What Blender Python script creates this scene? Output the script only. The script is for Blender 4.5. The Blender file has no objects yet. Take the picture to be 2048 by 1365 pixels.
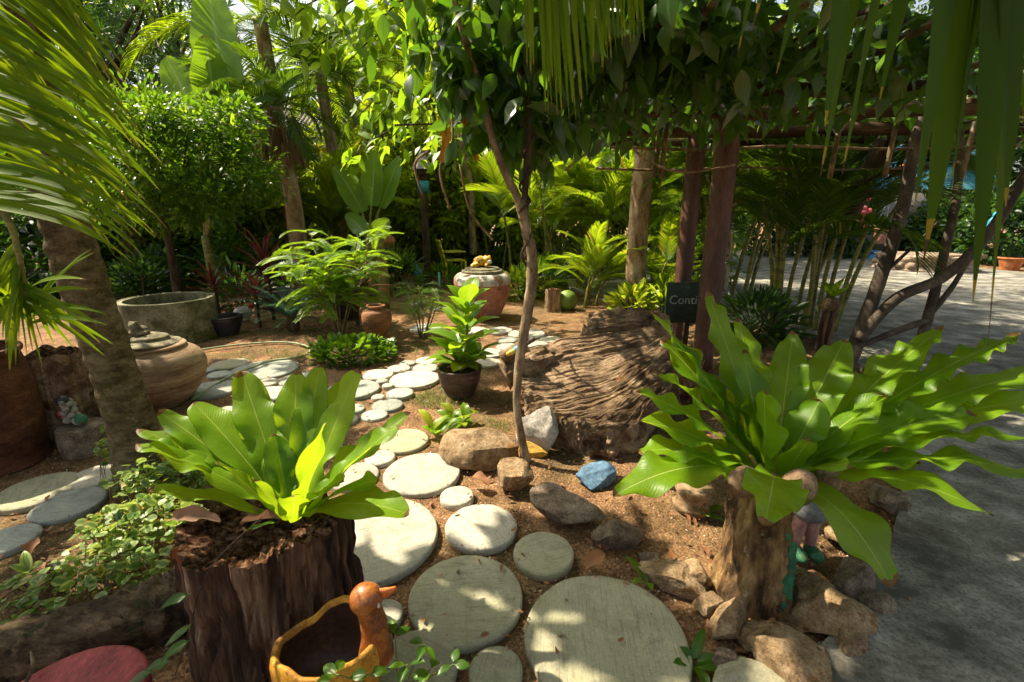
import bpy, math, random
import numpy as np
from mathutils import Vector, Matrix

# ------------------------------------------------------------------ scene, camera, sky, sun
S = bpy.context.scene
COL = S.collection
rng = np.random.default_rng(7)
random.seed(7)
PITCH = math.radians(15.5); CAMZ = 1.45; FPX = 910.0
cam_d = bpy.data.cameras.new('camera'); cam = bpy.data.objects.new('camera', cam_d); COL.objects.link(cam)
cam.location = (0, 0, CAMZ); cam.rotation_euler = (math.pi/2 - PITCH, 0, 0)
cam_d.sensor_width = 36.0; cam_d.lens = 36.0*FPX/2048.0; cam_d.clip_start = 0.02; cam_d.clip_end = 2000
cam_d.dof.use_dof = True; cam_d.dof.focus_distance = 2.6; cam_d.dof.aperture_fstop = 9.0
S.camera = cam

LS = Vector((-0.62, 0.28, 0.92)).normalized()          # towards the sun
w = bpy.data.worlds.new('World'); S.world = w; w.use_nodes = True
nt = w.node_tree; bg = nt.nodes['Background']
sky = nt.nodes.new('ShaderNodeTexSky'); sky.sky_type = 'NISHITA'; sky.sun_disc = False
sky.sun_elevation = math.asin(LS.z); sky.sun_rotation = math.atan2(LS.x, LS.y)
sky.air_density = 1.0; sky.dust_density = 5.0; sky.ozone_density = 0.6
hs_ = nt.nodes.new('ShaderNodeHueSaturation'); hs_.inputs['Saturation'].default_value = 0.55      # desaturated so the sky light is less blue
nt.links.new(sky.outputs[0], hs_.inputs['Color']); nt.links.new(hs_.outputs[0], bg.inputs[0]); bg.inputs[1].default_value = 0.11
sun_d = bpy.data.lights.new('sun', 'SUN'); sun_d.energy = 5.0; sun_d.angle = math.radians(0.55); sun_d.color = (1.0, 0.88, 0.68)
sun = bpy.data.objects.new('sun', sun_d); COL.objects.link(sun)
sun.rotation_euler = LS.to_track_quat('Z', 'Y').to_euler()
S.view_settings.view_transform = 'Standard'; S.view_settings.look = 'None'
S.view_settings.exposure = 1.25; S.view_settings.gamma = 1.0; S.view_settings.use_curve_mapping = False
S.cycles.use_adaptive_sampling = True; S.cycles.adaptive_threshold = 0.025
S.cycles.max_bounces = 8; S.cycles.transparent_max_bounces = 4; S.cycles.transmission_bounces = 5; S.cycles.diffuse_bounces = 4
S.cycles.glossy_bounces = 2; S.cycles.caustics_reflective = False; S.cycles.caustics_refractive = False
S.cycles.use_denoising = True; S.cycles.sample_clamp_indirect = 6.0

# ------------------------------------------------------------------ pixel of the photograph -> place
SP, CP = math.sin(PITCH), math.cos(PITCH)
def ray(px, py):
    a = (px-1024.0)/FPX; b = (682.5-py)/FPX
    return np.array([a, CP+b*SP, -SP+b*CP])
def G(px, py, z=0.0):                                   # point on the level z
    d = ray(px, py); t = (z-CAMZ)/d[2]; return np.array([0, 0, CAMZ])+d*t
def D(px, py, y):                                       # point at the distance y in front
    d = ray(px, py); return np.array([0, 0, CAMZ])+d*(y/d[1])
def depth(p): return p[1]*CP-(p[2]-CAMZ)*SP
def M(wpx, p): return wpx/FPX*depth(p)                  # metres that wpx pixels cover at p
def project(p):
    p = np.asarray(p, float); dz = p[..., 1]*CP-(p[..., 2]-CAMZ)*SP
    v = p[..., 1]*SP+(p[..., 2]-CAMZ)*CP
    return 1024+FPX*p[..., 0]/dz, 682.5-FPX*v/dz, dz

# ------------------------------------------------------------------ numeric noise
def _h(ix, iy, iz, s):
    n = (ix*374761393+iy*668265263+iz*2147483647+s*1274126177) & 0xffffffff
    n = ((n ^ (n >> 13))*1274126177) & 0xffffffff
    return ((n ^ (n >> 16)) & 0xffff)/65535.0
def vnoise(p, s=0):
    p = np.asarray(p, float); i = np.floor(p).astype(np.int64); f = p-i; f = f*f*(3-2*f)
    r = 0
    for a in (0, 1):
        for b in (0, 1):
            for c in (0, 1):
                wgt = (f[..., 0] if a else 1-f[..., 0])*(f[..., 1] if b else 1-f[..., 1])*(f[..., 2] if c else 1-f[..., 2])
                r = r+wgt*_h(i[..., 0]+a, i[..., 1]+b, i[..., 2]+c, s)
    return r*2-1
def fbm(p, o=4, s=0):
    p = np.asarray(p, float); r = 0; a = 1.0; t = 0
    for k in range(o):
        r = r+a*vnoise(p*(2.03**k)+k*17.3, s+k); t += a; a *= 0.5
    return r/t
def nrm(v):
    v = np.asarray(v, float); return v/np.maximum(np.linalg.norm(v, axis=-1, keepdims=True), 1e-9)
UP = np.array([0, 0, 1.0])

# ------------------------------------------------------------------ mesh building
class MB:
    def __init__(s): s.V = []; s.Q = []; s.T = []; s.UV = []; s.RQ = []; s.RT = []; s.n = 0
    def add(s, v, q=None, t=None, uv=None, r=None):
        v = np.asarray(v, float).reshape(-1, 3)
        s.V.append(v); s.UV.append(np.zeros((len(v), 2)) if uv is None else np.asarray(uv, float).reshape(-1, 2))
        if q is not None and len(q):
            q = np.asarray(q, int).reshape(-1, 4); s.Q.append(q+s.n)
            s.RQ.append(np.broadcast_to(np.asarray(rng.random() if r is None else r, float), (len(q),)))
        if t is not None and len(t):
            t = np.asarray(t, int).reshape(-1, 3); s.T.append(t+s.n)
            s.RT.append(np.broadcast_to(np.asarray(rng.random() if r is None else r, float), (len(t),)))
        s.n += len(v); return s
    def mesh(s, name, mat, off=None, smooth=True):
        V = np.concatenate(s.V); UV = np.concatenate(s.UV)
        if off is not None: V = V-np.asarray(off)
        Q = np.concatenate(s.Q) if s.Q else np.zeros((0, 4), int); T = np.concatenate(s.T) if s.T else np.zeros((0, 3), int)
        me = bpy.data.meshes.new(name); nq, n3 = len(Q), len(T)
        me.vertices.add(len(V)); me.vertices.foreach_set('co', V.astype(np.float32).ravel())
        li = np.concatenate([Q.ravel(), T.ravel()]).astype(np.int32)
        me.loops.add(len(li)); me.loops.foreach_set('vertex_index', li)
        st = np.concatenate([np.arange(nq)*4, nq*4+np.arange(n3)*3]).astype(np.int32)
        me.polygons.add(nq+n3); me.polygons.foreach_set('loop_start', st)
        me.polygons.foreach_set('use_smooth', np.full(nq+n3, smooth))
        me.update(calc_edges=True)
        uvl = me.uv_layers.new(name='UVMap'); uvl.data.foreach_set('uv', UV[li].astype(np.float32).ravel())
        at = me.attributes.new('rnd', 'FLOAT', 'FACE')
        R = np.concatenate([np.concatenate(s.RQ) if s.RQ else np.zeros(0), np.concatenate(s.RT) if s.RT else np.zeros(0)])
        at.data.foreach_set('value', R.astype(np.float32))
        for m in (mat if isinstance(mat, (list, tuple)) else [mat]): me.materials.append(m)
        return me
    def build(s, name, mat, parent=None, smooth=True):
        off = None
        if parent is not None:
            r = parent
            while r.parent is not None: r = r.parent
            off = np.array(r.location)
        me = s.mesh(name, mat, off, smooth)
        o = bpy.data.objects.new(name, me); COL.objects.link(o); o.parent = parent
        return o

def tag(o, label=None, cat=None, group=None, kind=None):
    if label: o['label'] = label
    if cat: o['category'] = cat
    if group: o['group'] = group
    if kind: o['kind'] = kind
    return o
def thing(name, label, cat, loc=(0, 0, 0), group=None):
    o = bpy.data.objects.new(name, None); COL.objects.link(o); o.location = [float(x) for x in loc]; o.empty_display_size = 0.1
    return tag(o, label, cat, group)
def inst(name, me, parent, mat4):
    o = bpy.data.objects.new(name, me); COL.objects.link(o); o.parent = parent; o.matrix_local = mat4; return o
def copy_tree(o, parent=None):
    c = o.copy(); COL.objects.link(c); c.parent = parent
    for ch in list(o.children): copy_tree(ch, c)
    return c

def grid_faces(nr, nc, wrap=False):
    r = np.arange(nr-1)[:, None]; c = np.arange(nc if wrap else nc-1)[None, :]; c2 = (c+1) % nc
    return np.stack([r*nc+c, r*nc+c2, (r+1)*nc+c2, (r+1)*nc+c], -1).reshape(-1, 4)

def lathe(mb, prof, c=(0, 0, 0), n=40, sx=1, sy=1, wob=0.0, seed=0, r=None):
    prof = np.asarray(prof, float); a = np.linspace(0, 2*np.pi, n, endpoint=False)
    R = prof[:, 0][:, None]; Z = prof[:, 1][:, None]
    x = R*np.cos(a)*sx; y = R*np.sin(a)*sy; z = Z+0*a
    v = np.stack([x, y, z+0*x], -1)
    if wob: v = v*(1+wob*fbm(v*4+seed, 3, seed)[..., None]*np.array([1, 1, 0.3]))
    uv = np.stack(np.broadcast_arrays(a/(2*np.pi), np.linspace(0, 1, len(prof))[:, None]), -1)
    mb.add((v+np.asarray(c)).reshape(-1, 3), grid_faces(len(prof), n, True), uv=uv.reshape(-1, 2), r=r)
    return mb
def smooth_prof(p, k=6):
    p = np.asarray(p, float); out = []
    P = np.vstack([2*p[0]-p[1], p, 2*p[-1]-p[-2]])
    for i in range(1, len(P)-2):
        for t in np.linspace(0, 1, k, endpoint=False):
            a, b, c, d = P[i-1], P[i], P[i+1], P[i+2]
            out.append(0.5*((2*b)+(-a+c)*t+(2*a-5*b+4*c-d)*t*t+(-a+3*b-3*c+d)*t**3))
    out.append(p[-1]); return np.array(out)

def tube(mb, pts, rad, n=10, sub=6, rough=0.0, seed=0, cap=True, flat=1.0, r=None, ridge=0.0):
    P = smooth_prof(pts, sub) if sub > 1 else np.asarray(pts, float)
    rad = np.asarray(rad, float)
    R = np.interp(np.linspace(0, 1, len(P)), np.linspace(0, 1, rad.size), rad.ravel()) if rad.ndim else np.full(len(P), float(rad))
    T = nrm(np.gradient(P, axis=0)); ref = np.array([0.3, 0.9, 0.2]) if abs(T[0][1]) < 0.8 else np.array([0.9, 0.1, 0.3])
    A = []
    a = nrm(np.cross(T[0], ref))
    for t in T:
        a = nrm(a-t*np.dot(a, t)); A.append(a)
    A = np.array(A); B = np.cross(T, A)
    th = np.linspace(0, 2*np.pi, n, endpoint=False)
    rr = R[:, None]*np.ones(n)
    if rough:
        q = np.stack([np.cos(th)[None, :]*2+0*rr, np.sin(th)[None, :]*2+0*rr, np.arange(len(P))[:, None]*0.5+0*rr], -1)
        rr = rr*(1+rough*fbm(q, 3, seed))
    if ridge:
        q = np.stack([np.cos(th)[None, :]*6+0*rr, np.sin(th)[None, :]*6+0*rr, np.arange(len(P))[:, None]*0.07+0*rr], -1)
        rr = rr*(1+ridge*(np.abs(fbm(q, 3, seed+40))*2.2-.5))
    v = P[:, None]+A[:, None]*(np.cos(th)*rr)[..., None]+B[:, None]*(np.sin(th)*rr*flat)[..., None]
    L = np.concatenate([[0], np.cumsum(np.linalg.norm(np.diff(P, axis=0), axis=1))])
    uv = np.stack(np.broadcast_arrays(th/(2*np.pi), L[:, None]), -1).reshape(-1, 2)
    f = grid_faces(len(P), n, True); t3 = []; vv = v.reshape(-1, 3)
    if cap:
        k = len(vv); vv = np.vstack([vv, P[0], P[-1]]); uv = np.vstack([uv, [0, 0], [0, 1]]); m = (len(P)-1)*n
        t3 = [(k, (i+1) % n, i) for i in range(n)]+[(k+1, m+i, m+(i+1) % n) for i in range(n)]
    mb.add(vv, f, t3, uv, r if r is not None else rng.random()); return mb

def box(mb, c, size, rz=0.0, bev=0.0, tilt=None, r=None):
    sx, sy, sz = [x/2 for x in size]; b = min(bev, sx*.9, sy*.9, sz*.9) if bev else 0
    if b:
        xs = []; 
        for z, ins in ((-sz, b), (-sz+b, 0), (sz-b, 0), (sz, b)):
            X, Y = sx-ins, sy-ins
            xs.append([(-X+b, -Y, z), (X-b, -Y, z), (X, -Y+b, z), (X, Y-b, z), (X-b, Y, z), (-X+b, Y, z), (-X, Y-b, z), (-X, -Y+b, z)])
        v = np.array(xs).reshape(-1, 3); q = list(map(tuple, grid_faces(4, 8, True)))
        q += [(0, 7, 6, 1), (1, 6, 5, 2), (2, 5, 4, 3), (24, 25, 30, 31), (25, 26, 29, 30), (26, 27, 28, 29)]
    else:
        v = np.array([(x, y, z) for z in (-sz, sz) for x, y in ((-sx, -sy), (sx, -sy), (sx, sy), (-sx, sy))])
        q = [(0, 3, 2, 1), (4, 5, 6, 7), (0, 1, 5, 4), (1, 2, 6, 5), (2, 3, 7, 6), (3, 0, 4, 7)]
    m = Matrix.Rotation(rz, 3, 'Z')
    if tilt: m = m @ Matrix.Rotation(tilt[0], 3, 'X') @ Matrix.Rotation(tilt[1], 3, 'Y')
    v = v @ np.array(m).T+np.asarray(c); mb.add(v, q, r=r); return mb

def ico(sub=2):
    t = (1+5**.5)/2
    v = nrm(np.array([(-1, t, 0), (1, t, 0), (-1, -t, 0), (1, -t, 0), (0, -1, t), (0, 1, t), (0, -1, -t), (0, 1, -t), (t, 0, -1), (t, 0, 1), (-t, 0, -1), (-t, 0, 1)], float))
    f = [(0, 11, 5), (0, 5, 1), (0, 1, 7), (0, 7, 10), (0, 10, 11), (1, 5, 9), (5, 11, 4), (11, 10, 2), (10, 7, 6), (7, 1, 8), (3, 9, 4), (3, 4, 2), (3, 2, 6), (3, 6, 8), (3, 8, 9), (4, 9, 5), (2, 4, 11), (6, 2, 10), (8, 6, 7), (9, 8, 1)]
    v = list(map(tuple, v))
    for _ in range(sub):
        cache = {}; nf = []
        def mid(a, b):
            k = (min(a, b), max(a, b))
            if k not in cache:
                m = nrm((np.array(v[a])+np.array(v[b]))/2); v.append(tuple(m)); cache[k] = len(v)-1
            return cache[k]
        for a, b, c in f:
            x, y, z = mid(a, b), mid(b, c), mid(c, a); nf += [(a, x, z), (b, y, x), (c, z, y), (x, y, z)]
        f = nf
    return np.array(v), np.array(f)
ICO = {k: ico(k) for k in (1, 2, 3, 4)}
def ball(mb, c, rad, sub=2, rot=None, wob=0, seed=0, r=None):
    v, f = ICO[sub]; v = v.copy()
    if wob: v = v*(1+wob*fbm(v*1.7+seed, 3, seed))[:, None]
    v = v*np.asarray(rad, float)
    if rot is not None: v = v @ np.array(Matrix.Rotation(rot[2], 3, 'Z') @ Matrix.Rotation(rot[1], 3, 'Y') @ Matrix.Rotation(rot[0], 3, 'X')).T
    mb.add(v+np.asarray(c), t=f, r=r); return mb

def strip(mb, C, U, wf, K=5, dish=0.0, wave=0.0, wfreq=40.0, phase=0.0, r=None, twist=0.0, rag=0.0, inpl=0.0):
    """a leaf: centre line C, upper side towards U, half width wf(t)"""
    C = np.asarray(C, float); N = len(C); t = np.linspace(0, 1, N); T = nrm(np.gradient(C, axis=0))
    U = np.broadcast_to(np.asarray(U, float), C.shape); Sd = nrm(np.cross(T, U)); Nn = np.cross(Sd, T)
    if twist:
        a = twist*t[:, None]; Sd, Nn = Sd*np.cos(a)+Nn*np.sin(a), Nn*np.cos(a)-Sd*np.sin(a)
    hw = np.asarray(wf(t), float); u = np.linspace(-1, 1, K)
    L = np.concatenate([[0], np.cumsum(np.linalg.norm(np.diff(C, axis=0), axis=1))])
    HW = hw[:, None]*np.ones(K)
    if inpl: HW = HW*(1+inpl*np.sin(wfreq*L[:, None]*.93+phase*1.3+np.where(u > 0, .8, 0.0)[None, :]+2.0*vnoise(np.stack(np.broadcast_arrays(L[:, None]*7, np.sign(u)[None, :]*2.0, phase+3), -1), 5))*np.minimum(1, t*6)[:, None])
    if rag: HW = HW*(1+rag*fbm(np.stack(np.broadcast_arrays(L[:, None]*25, np.sign(u)*3.0, phase), -1), 3, 3))
    off = dish*np.abs(u)[None, :]*HW
    if wave:
        ph = wfreq*L[:, None]+phase+np.where(u > 0, 1.9, 0.0)[None, :]
        ph = ph+2.6*vnoise(np.stack(np.broadcast_arrays(L[:, None]*9, np.sign(u)[None, :]*2.0, phase), -1), 9)
        env = np.minimum(1, np.minimum(t*5, 1.0))[:, None]
        off = off+wave*(u**2)[None, :]*np.sin(ph)*env*(0.5+0.5*np.minimum(1, hw/max(hw.max(), 1e-6)))[:, None]
    v = C[:, None]+Sd[:, None]*(u[None, :]*HW)[..., None]+Nn[:, None]*off[..., None]
    uv = np.stack(np.broadcast_arrays((u+1)/2, t[:, None]), -1)
    mb.add(v.reshape(-1, 3), grid_faces(N, K), uv=uv.reshape(-1, 2), r=rng.random() if r is None else r); return mb
def bez(a, b, c, n):
    t = np.linspace(0, 1, n)[:, None]; return (1-t)**2*np.asarray(a)+2*t*(1-t)*np.asarray(b)+t*t*np.asarray(c)
def arch(base, az, el, L, bend, n=10, p=1.5):
    """a line that leaves base at elevation el and bends down by `bend` radians"""
    t = np.linspace(0, 1, n); e = el-bend*t**p; h = np.array([math.cos(az), math.sin(az), 0])
    d = np.cos(e)[:, None]*h+np.sin(e)[:, None]*UP
    s = np.concatenate([[np.zeros(3)], np.cumsum((d[1:]+d[:-1])/2, 0)])*(L/(n-1))
    return np.asarray(base)+s
def up_of(C):
    h = C[-1]-C[0]; h = np.array([h[0], h[1], 0]); n = np.linalg.norm(h)
    return UP-(h/n if n > 1e-4 else np.array([0, 1, 0]))*0.75

# leaf templates (x along the leaf, z up), used in clouds
def _tmpl(rows, dish=0.25, arc=0.25):
    v = []; uv = []
    for x, wd in rows:
        z = -arc*x*x
        if wd == 0: v.append((x, 0, z)); uv.append((0.5, x))
        else:
            v += [(x, -wd, z+dish*wd), (x, 0, z), (x, wd, z+dish*wd)]; uv += [(0, x), (0.5, x), (1, x)]
    f4 = []; f3 = []; i = 0; n = len(rows)
    idx = []
    for x, wd in rows:
        idx.append([i] if wd == 0 else [i, i+1, i+2]); i += len(idx[-1])
    for a, b in zip(idx, idx[1:]):
        if len(a) == 1: f3 += [(a[0], b[1], b[0]), (a[0], b[2], b[1])]
        elif len(b) == 1: f3 += [(a[0], a[1], b[0]), (a[1], a[2], b[0])]
        else: f4 += [(a[0], a[1], b[1], b[0]), (a[1], a[2], b[2], b[1])]
    return np.array(v), np.array(f4, int).reshape(-1, 4), np.array(f3, int), np.array(uv)
LEAF = {
    'broad': _tmpl([(0, 0), (.12, .12), (.35, .24), (.6, .22), (.85, .09), (1, 0)]),
    'oval': _tmpl([(0, 0), (.3, .2), (.7, .2), (1, 0)]),
    'lance': _tmpl([(0, 0), (.35, .11), (.7, .08), (1, 0)]),
    'needle': _tmpl([(0, 0), (.5, .045), (1, 0)], arc=.15),
    'round': _tmpl([(0, 0), (.1, .3), (.4, .46), (.75, .38), (1, 0)], dish=.12, arc=.1),
    'heart': _tmpl([(.08, 0), (0, .22), (.2, .36), (.55, .27), (1, 0)], dish=.2),
}
def leaves(mb, P, dirs, size, kind='oval', upj=0.6, ups=None):
    """many leaves at once: positions P, pointing dirs"""
    T, f4, f3, uv = LEAF[kind]; P = np.asarray(P, float); n = len(P); k = len(T)
    if n == 0: return mb
    X = nrm(dirs); u = (UP if ups is None else np.asarray(ups))+upj*rng.normal(size=(n, 3)); Y = nrm(np.cross(u, X)); Z = np.cross(X, Y)
    s = np.broadcast_to(np.asarray(size, float), (n,))[:, None, None]
    v = P[:, None]+s*(T[None, :, 0:1]*X[:, None]+T[None, :, 1:2]*Y[:, None]+T[None, :, 2:3]*Z[:, None])
    o = (np.arange(n)*k)[:, None, None]; r = rng.random(n)
    mb.V.append(v.reshape(-1, 3)); mb.UV.append(np.tile(uv, (n, 1)))
    if len(f4): mb.Q.append((f4[None]+o).reshape(-1, 4)+mb.n); mb.RQ.append(np.repeat(r, len(f4)))
    if len(f3): mb.T.append((f3[None]+o).reshape(-1, 3)+mb.n); mb.RT.append(np.repeat(r, len(f3)))
    mb.n += n*k; return mb
def leaf_objects(root, P, dirs, sizes, kind, mat, most, upj=0.6):
    """the largest leaves in view become parts of their own; returns which ones are left over"""
    P = np.asarray(P, float); dirs = np.asarray(dirs, float); u, v, dz = project(P)
    score = np.where((dz > .2) & (u > 0) & (u < 2048) & (v > 0) & (v < 1365), sizes/np.maximum(dz, .2), 0); pick = np.argsort(-score)[:most]; pick = pick[score[pick] > 0]
    mes = []
    T, f4, f3, uv = LEAF[kind]
    for k in range(6): mes.append(MB().add(T, f4, f3, uv, (k+.5)/6).mesh('leaf', mat))
    X = nrm(dirs[pick]); w_ = UP+upj*rng.normal(size=X.shape); Y = nrm(np.cross(w_, X)); Z = np.cross(X, Y); o0 = np.array(root.location)
    for j, i in enumerate(pick):
        m = Matrix(np.block([[np.stack([X[j], Y[j], Z[j]], 1)*sizes[i], (P[i]-o0)[:, None]], [np.zeros((1, 3)), np.ones((1, 1))]]).tolist()); inst('leaf', mes[j % 6], root, m)
    rest = np.ones(len(P), bool); rest[pick] = False; return rest
def blob_points(c, rad, n, shell=0.55):
    """n points in a lumpy ellipsoid, denser towards its skin"""
    d = nrm(rng.normal(size=(n, 3))); q = (shell+(1-shell)*rng.random(n))**0.6
    lump = 1+0.28*fbm(d*1.8+np.asarray(c)*1.3, 3, 5)
    return np.asarray(c)+d*(q*lump)[:, None]*np.asarray(rad), d
def clumps(c, rad, ncl, per, csize):
    """leaf positions gathered into clumps spread through an ellipsoid"""
    cc, cd = blob_points(c, rad, ncl); P = []; Dn = []
    for a, d in zip(cc, cd):
        q, e = blob_points(a, (csize*rng.uniform(.6, 1.3),)*3, per, 0.2)
        P.append(q); Dn.append(e+0.5*d)
    return np.concatenate(P), np.concatenate(Dn)

def pinnate(mb, C, n, lf, ang=0.9, droop=0.5, wl=0.012, seg=4, start=0.12, U=None, rach=0.008, vee=0.25, r=None, kind=None, rmb=None):
    """palm frond along C: n leaflets a side, leaflet length lf(t)"""
    C = np.asarray(C, float); T = nrm(np.gradient(C, axis=0)); N = len(C); tt = np.linspace(0, 1, N)
    u = up_of(C) if U is None else np.asarray(U)
    tube(mb if rmb is None else rmb, C, np.linspace(rach, rach*.25, 6), n=5, sub=1, cap=False, r=0.95)
    for i in range(n):
        t = start+(1-start)*(i+0.5)/n
        p = np.array([np.interp(t, tt, C[:, k]) for k in range(3)]); ta = nrm(np.array([np.interp(t, tt, T[:, k]) for k in range(3)]))
        sd = nrm(np.cross(ta, u)); nn = np.cross(sd, ta); rr = rng.random()
        for sgn in (-1, 1):
            L = lf(t)*rng.uniform(.88, 1.08); a = ang*(1-0.45*t)+rng.normal()*0.05
            d = nrm(ta*math.cos(a)+sgn*sd*math.sin(a)+nn*vee)
            e = p+d*L*0.55; f = p+d*L*0.92+np.array([0, 0, -droop*L])
            strip(mb, bez(p, e, f, seg+1), nn, lambda x: wl*np.minimum(1, (0.35+x*3))*np.maximum(0.04, 1-x**2.2), K=3, dish=0.35, r=(rr+rng.random()*.3) % 1)
    return mb

# ------------------------------------------------------------------ materials
class NT:
    def __init__(s, name):
        s.m = bpy.data.materials.new(name); s.m.use_nodes = True; s.t = s.m.node_tree; s.p = s.t.nodes['Principled BSDF']; s.out = s.t.nodes['Material Output']
    def n(s, typ, **kw):
        x = s.t.nodes.new(typ)
        for k, v in kw.items():
            if k[0] == '_': setattr(x, k[1:], v)
            else:
                key = int(k[1:]) if k[0] == 'i' and k[1:].isdigit() else k
                x.inputs[key].default_value = v
        return x
    def l(s, a, b): s.t.links.new(a, b)
    def ramp(s, fac, stops):
        x = s.t.nodes.new('ShaderNodeValToRGB'); e = x.color_ramp.elements
        while len(e) < len(stops): e.new(0.5)
        for q, (pos, c) in zip(e, stops): q.position = pos; q.color = (*c[:3], 1)
        s.l(fac, x.inputs[0]); return x.outputs[0]
    def mix(s, fac, a, b, mode='MIX'):
        x = s.t.nodes.new('ShaderNodeMix'); x.data_type = 'RGBA'; x.blend_type = mode
        for sock, v in ((x.inputs[0], fac), (x.inputs[6], a), (x.inputs[7], b)):
            if hasattr(v, 'node'): s.l(v, sock)
            else: sock.default_value = (*v[:3], 1) if isinstance(v, (tuple, list)) else v
        return x.outputs[2]
    def math(s, op, a, b=0.0, c=0.0):
        x = s.t.nodes.new('ShaderNodeMath'); x.operation = op
        for i, v in enumerate((a, b, c)):
            if hasattr(v, 'node'): s.l(v, x.inputs[i])
            else: x.inputs[i].default_value = v
        return x.outputs[0]
    def noise(s, scale, det=5, rough=.6, stretch=None, coord='Object', dist=0.0):
        tc = s.t.nodes.new('ShaderNodeTexCoord'); o = tc.outputs[coord]
        if coord == 'World': pass
        if stretch:
            mp = s.t.nodes.new('ShaderNodeMapping'); mp.inputs['Scale'].default_value = stretch; s.l(o, mp.inputs[0]); o = mp.outputs[0]
        x = s.n('ShaderNodeTexNoise', Scale=scale, Detail=det, Roughness=rough, Distortion=dist); s.l(o, x.inputs['Vector']); return x.outputs['Fac']
    def wide(s, v, k): return s.math('MINIMUM', s.math('MAXIMUM', s.math('ADD', s.math('MULTIPLY', s.math('SUBTRACT', v, .5), k), .5), 0.0), 1.0)
    def bump(s, h, strength=.5, dist=.01, prev=None):
        x = s.n('ShaderNodeBump', Strength=strength, Distance=dist); s.l(h, x.inputs['Height'])
        if prev is not None: s.l(prev, x.inputs['Normal'])
        return x.outputs[0]
    def done(s, col=None, nor=None, rough=.7, spec=.4):
        if col is not None:
            if hasattr(col, 'node'): s.l(col, s.p.inputs['Base Color'])
            else: s.p.inputs['Base Color'].default_value = (*col, 1)
        if nor is not None: s.l(nor, s.p.inputs['Normal'])
        if hasattr(rough, 'node'): s.l(rough, s.p.inputs['Roughness'])
        else: s.p.inputs['Roughness'].default_value = rough
        s.p.inputs['Specular IOR Level'].default_value = spec
        return s.m

def leaf_mat(name, c1, c2, tr=None, tf=.4, rough=.4, rib=None, dry=None, spec=.5, vein=False, tip=None):
    s = NT(name); a = s.n('ShaderNodeAttribute', _attribute_name='rnd').outputs['Fac']
    big = s.noise(2.3, 3, .6)
    f = s.math('ADD', s.math('MULTIPLY', a, .7), s.math('MULTIPLY', big, .3))
    col = s.mix(f, c1, c2)
    tcol = s.mix(f, *(tr if tr else (tuple(min(1, x*2.6) for x in c1), tuple(min(1, x*2.4) for x in c2))))
    if dry is not None:
        d = s.math('GREATER_THAN', a, dry[0]); col = s.mix(d, col, dry[1]); tcol = s.mix(d, tcol, dry[1])
    nor = None
    if rib is not None or vein or tip:
        uv = s.n('ShaderNodeTexCoord').outputs['UV']; sx = s.n('ShaderNodeSeparateXYZ'); s.l(uv, sx.inputs[0])
        du = s.math('ABSOLUTE', s.math('SUBTRACT', sx.outputs[0], .5))
        if tip:
            k = s.math('GREATER_THAN', s.math('ADD', sx.outputs[1], s.math('MULTIPLY', s.math('SUBTRACT', a, .5), .12)), tip[0]); col = s.mix(k, col, tip[1]); tcol = s.mix(k, tcol, tip[1])
            k = s.math('GREATER_THAN', s.math('ADD', sx.outputs[1], s.math('MULTIPLY', s.math('SUBTRACT', a, .5), .12)), tip[0]+.05); col = s.mix(k, col, tip[2]); tcol = s.mix(k, tcol, tip[2])
        if rib is not None:
            k = s.math('LESS_THAN', du, rib[0]); col = s.mix(s.math('MULTIPLY', k, .85), col, rib[1]); tcol = s.mix(s.math('MULTIPLY', k, .6), tcol, rib[1])
        if vein:
            ph = s.math('SUBTRACT', s.math('MULTIPLY', sx.outputs[1], 46.0), s.math('MULTIPLY', du, 12.0))
            wv = s.math('SINE', s.math('MULTIPLY', ph, 6.283)); big2 = s.noise(9, 3)
            nor = s.bump(s.math('ADD', s.math('MULTIPLY', wv, .035), big2), .40, .012)
            blot = s.ramp(s.noise(5, 6, .7), [(.45, (0, 0, 0)), (.7, (1, 1, 1))])
            col = s.mix(s.math('MULTIPLY', blot, .4), col, tuple(min(1, x*1.9) for x in c2)); 
            sp_ = s.ramp(s.noise(38, 5, .8), [(.69, (0, 0, 0)), (.73, (1, 1, 1))]); col = s.mix(sp_, col, (.16, .10, .02)); tcol = s.mix(sp_, tcol, (.16, .09, .02))
            edge = s.math('MULTIPLY', s.math('GREATER_THAN', s.math('ADD', du, s.math('MULTIPLY', s.noise(30, 4), .03)), .505), .8)
            col = s.mix(edge, col, (.12, .07, .02)); tcol = s.mix(edge, tcol, (.12, .06, .02))
            tipn = s.math('GREATER_THAN', s.math('ADD', s.math('MULTIPLY', sx.outputs[1], 1.0), s.math('MULTIPLY', s.noise(14, 4), .1)), 1.015)
            col = s.mix(tipn, col, (.22, .13, .04)); tcol = s.mix(tipn, tcol, (.2, .1, .03))
    s.done(col, nor, rough, spec)
    tl = s.n('ShaderNodeBsdfTranslucent'); s.l(tcol, tl.inputs[0])
    if nor is not None: s.l(nor, tl.inputs['Normal'])
    mx = s.n('ShaderNodeMixShader'); mx.inputs[0].default_value = tf; s.l(s.p.outputs[0], mx.inputs[1]); s.l(tl.outputs[0], mx.inputs[2]); s.l(mx.outputs[0], s.out.inputs[0])
    return s.m

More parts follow.
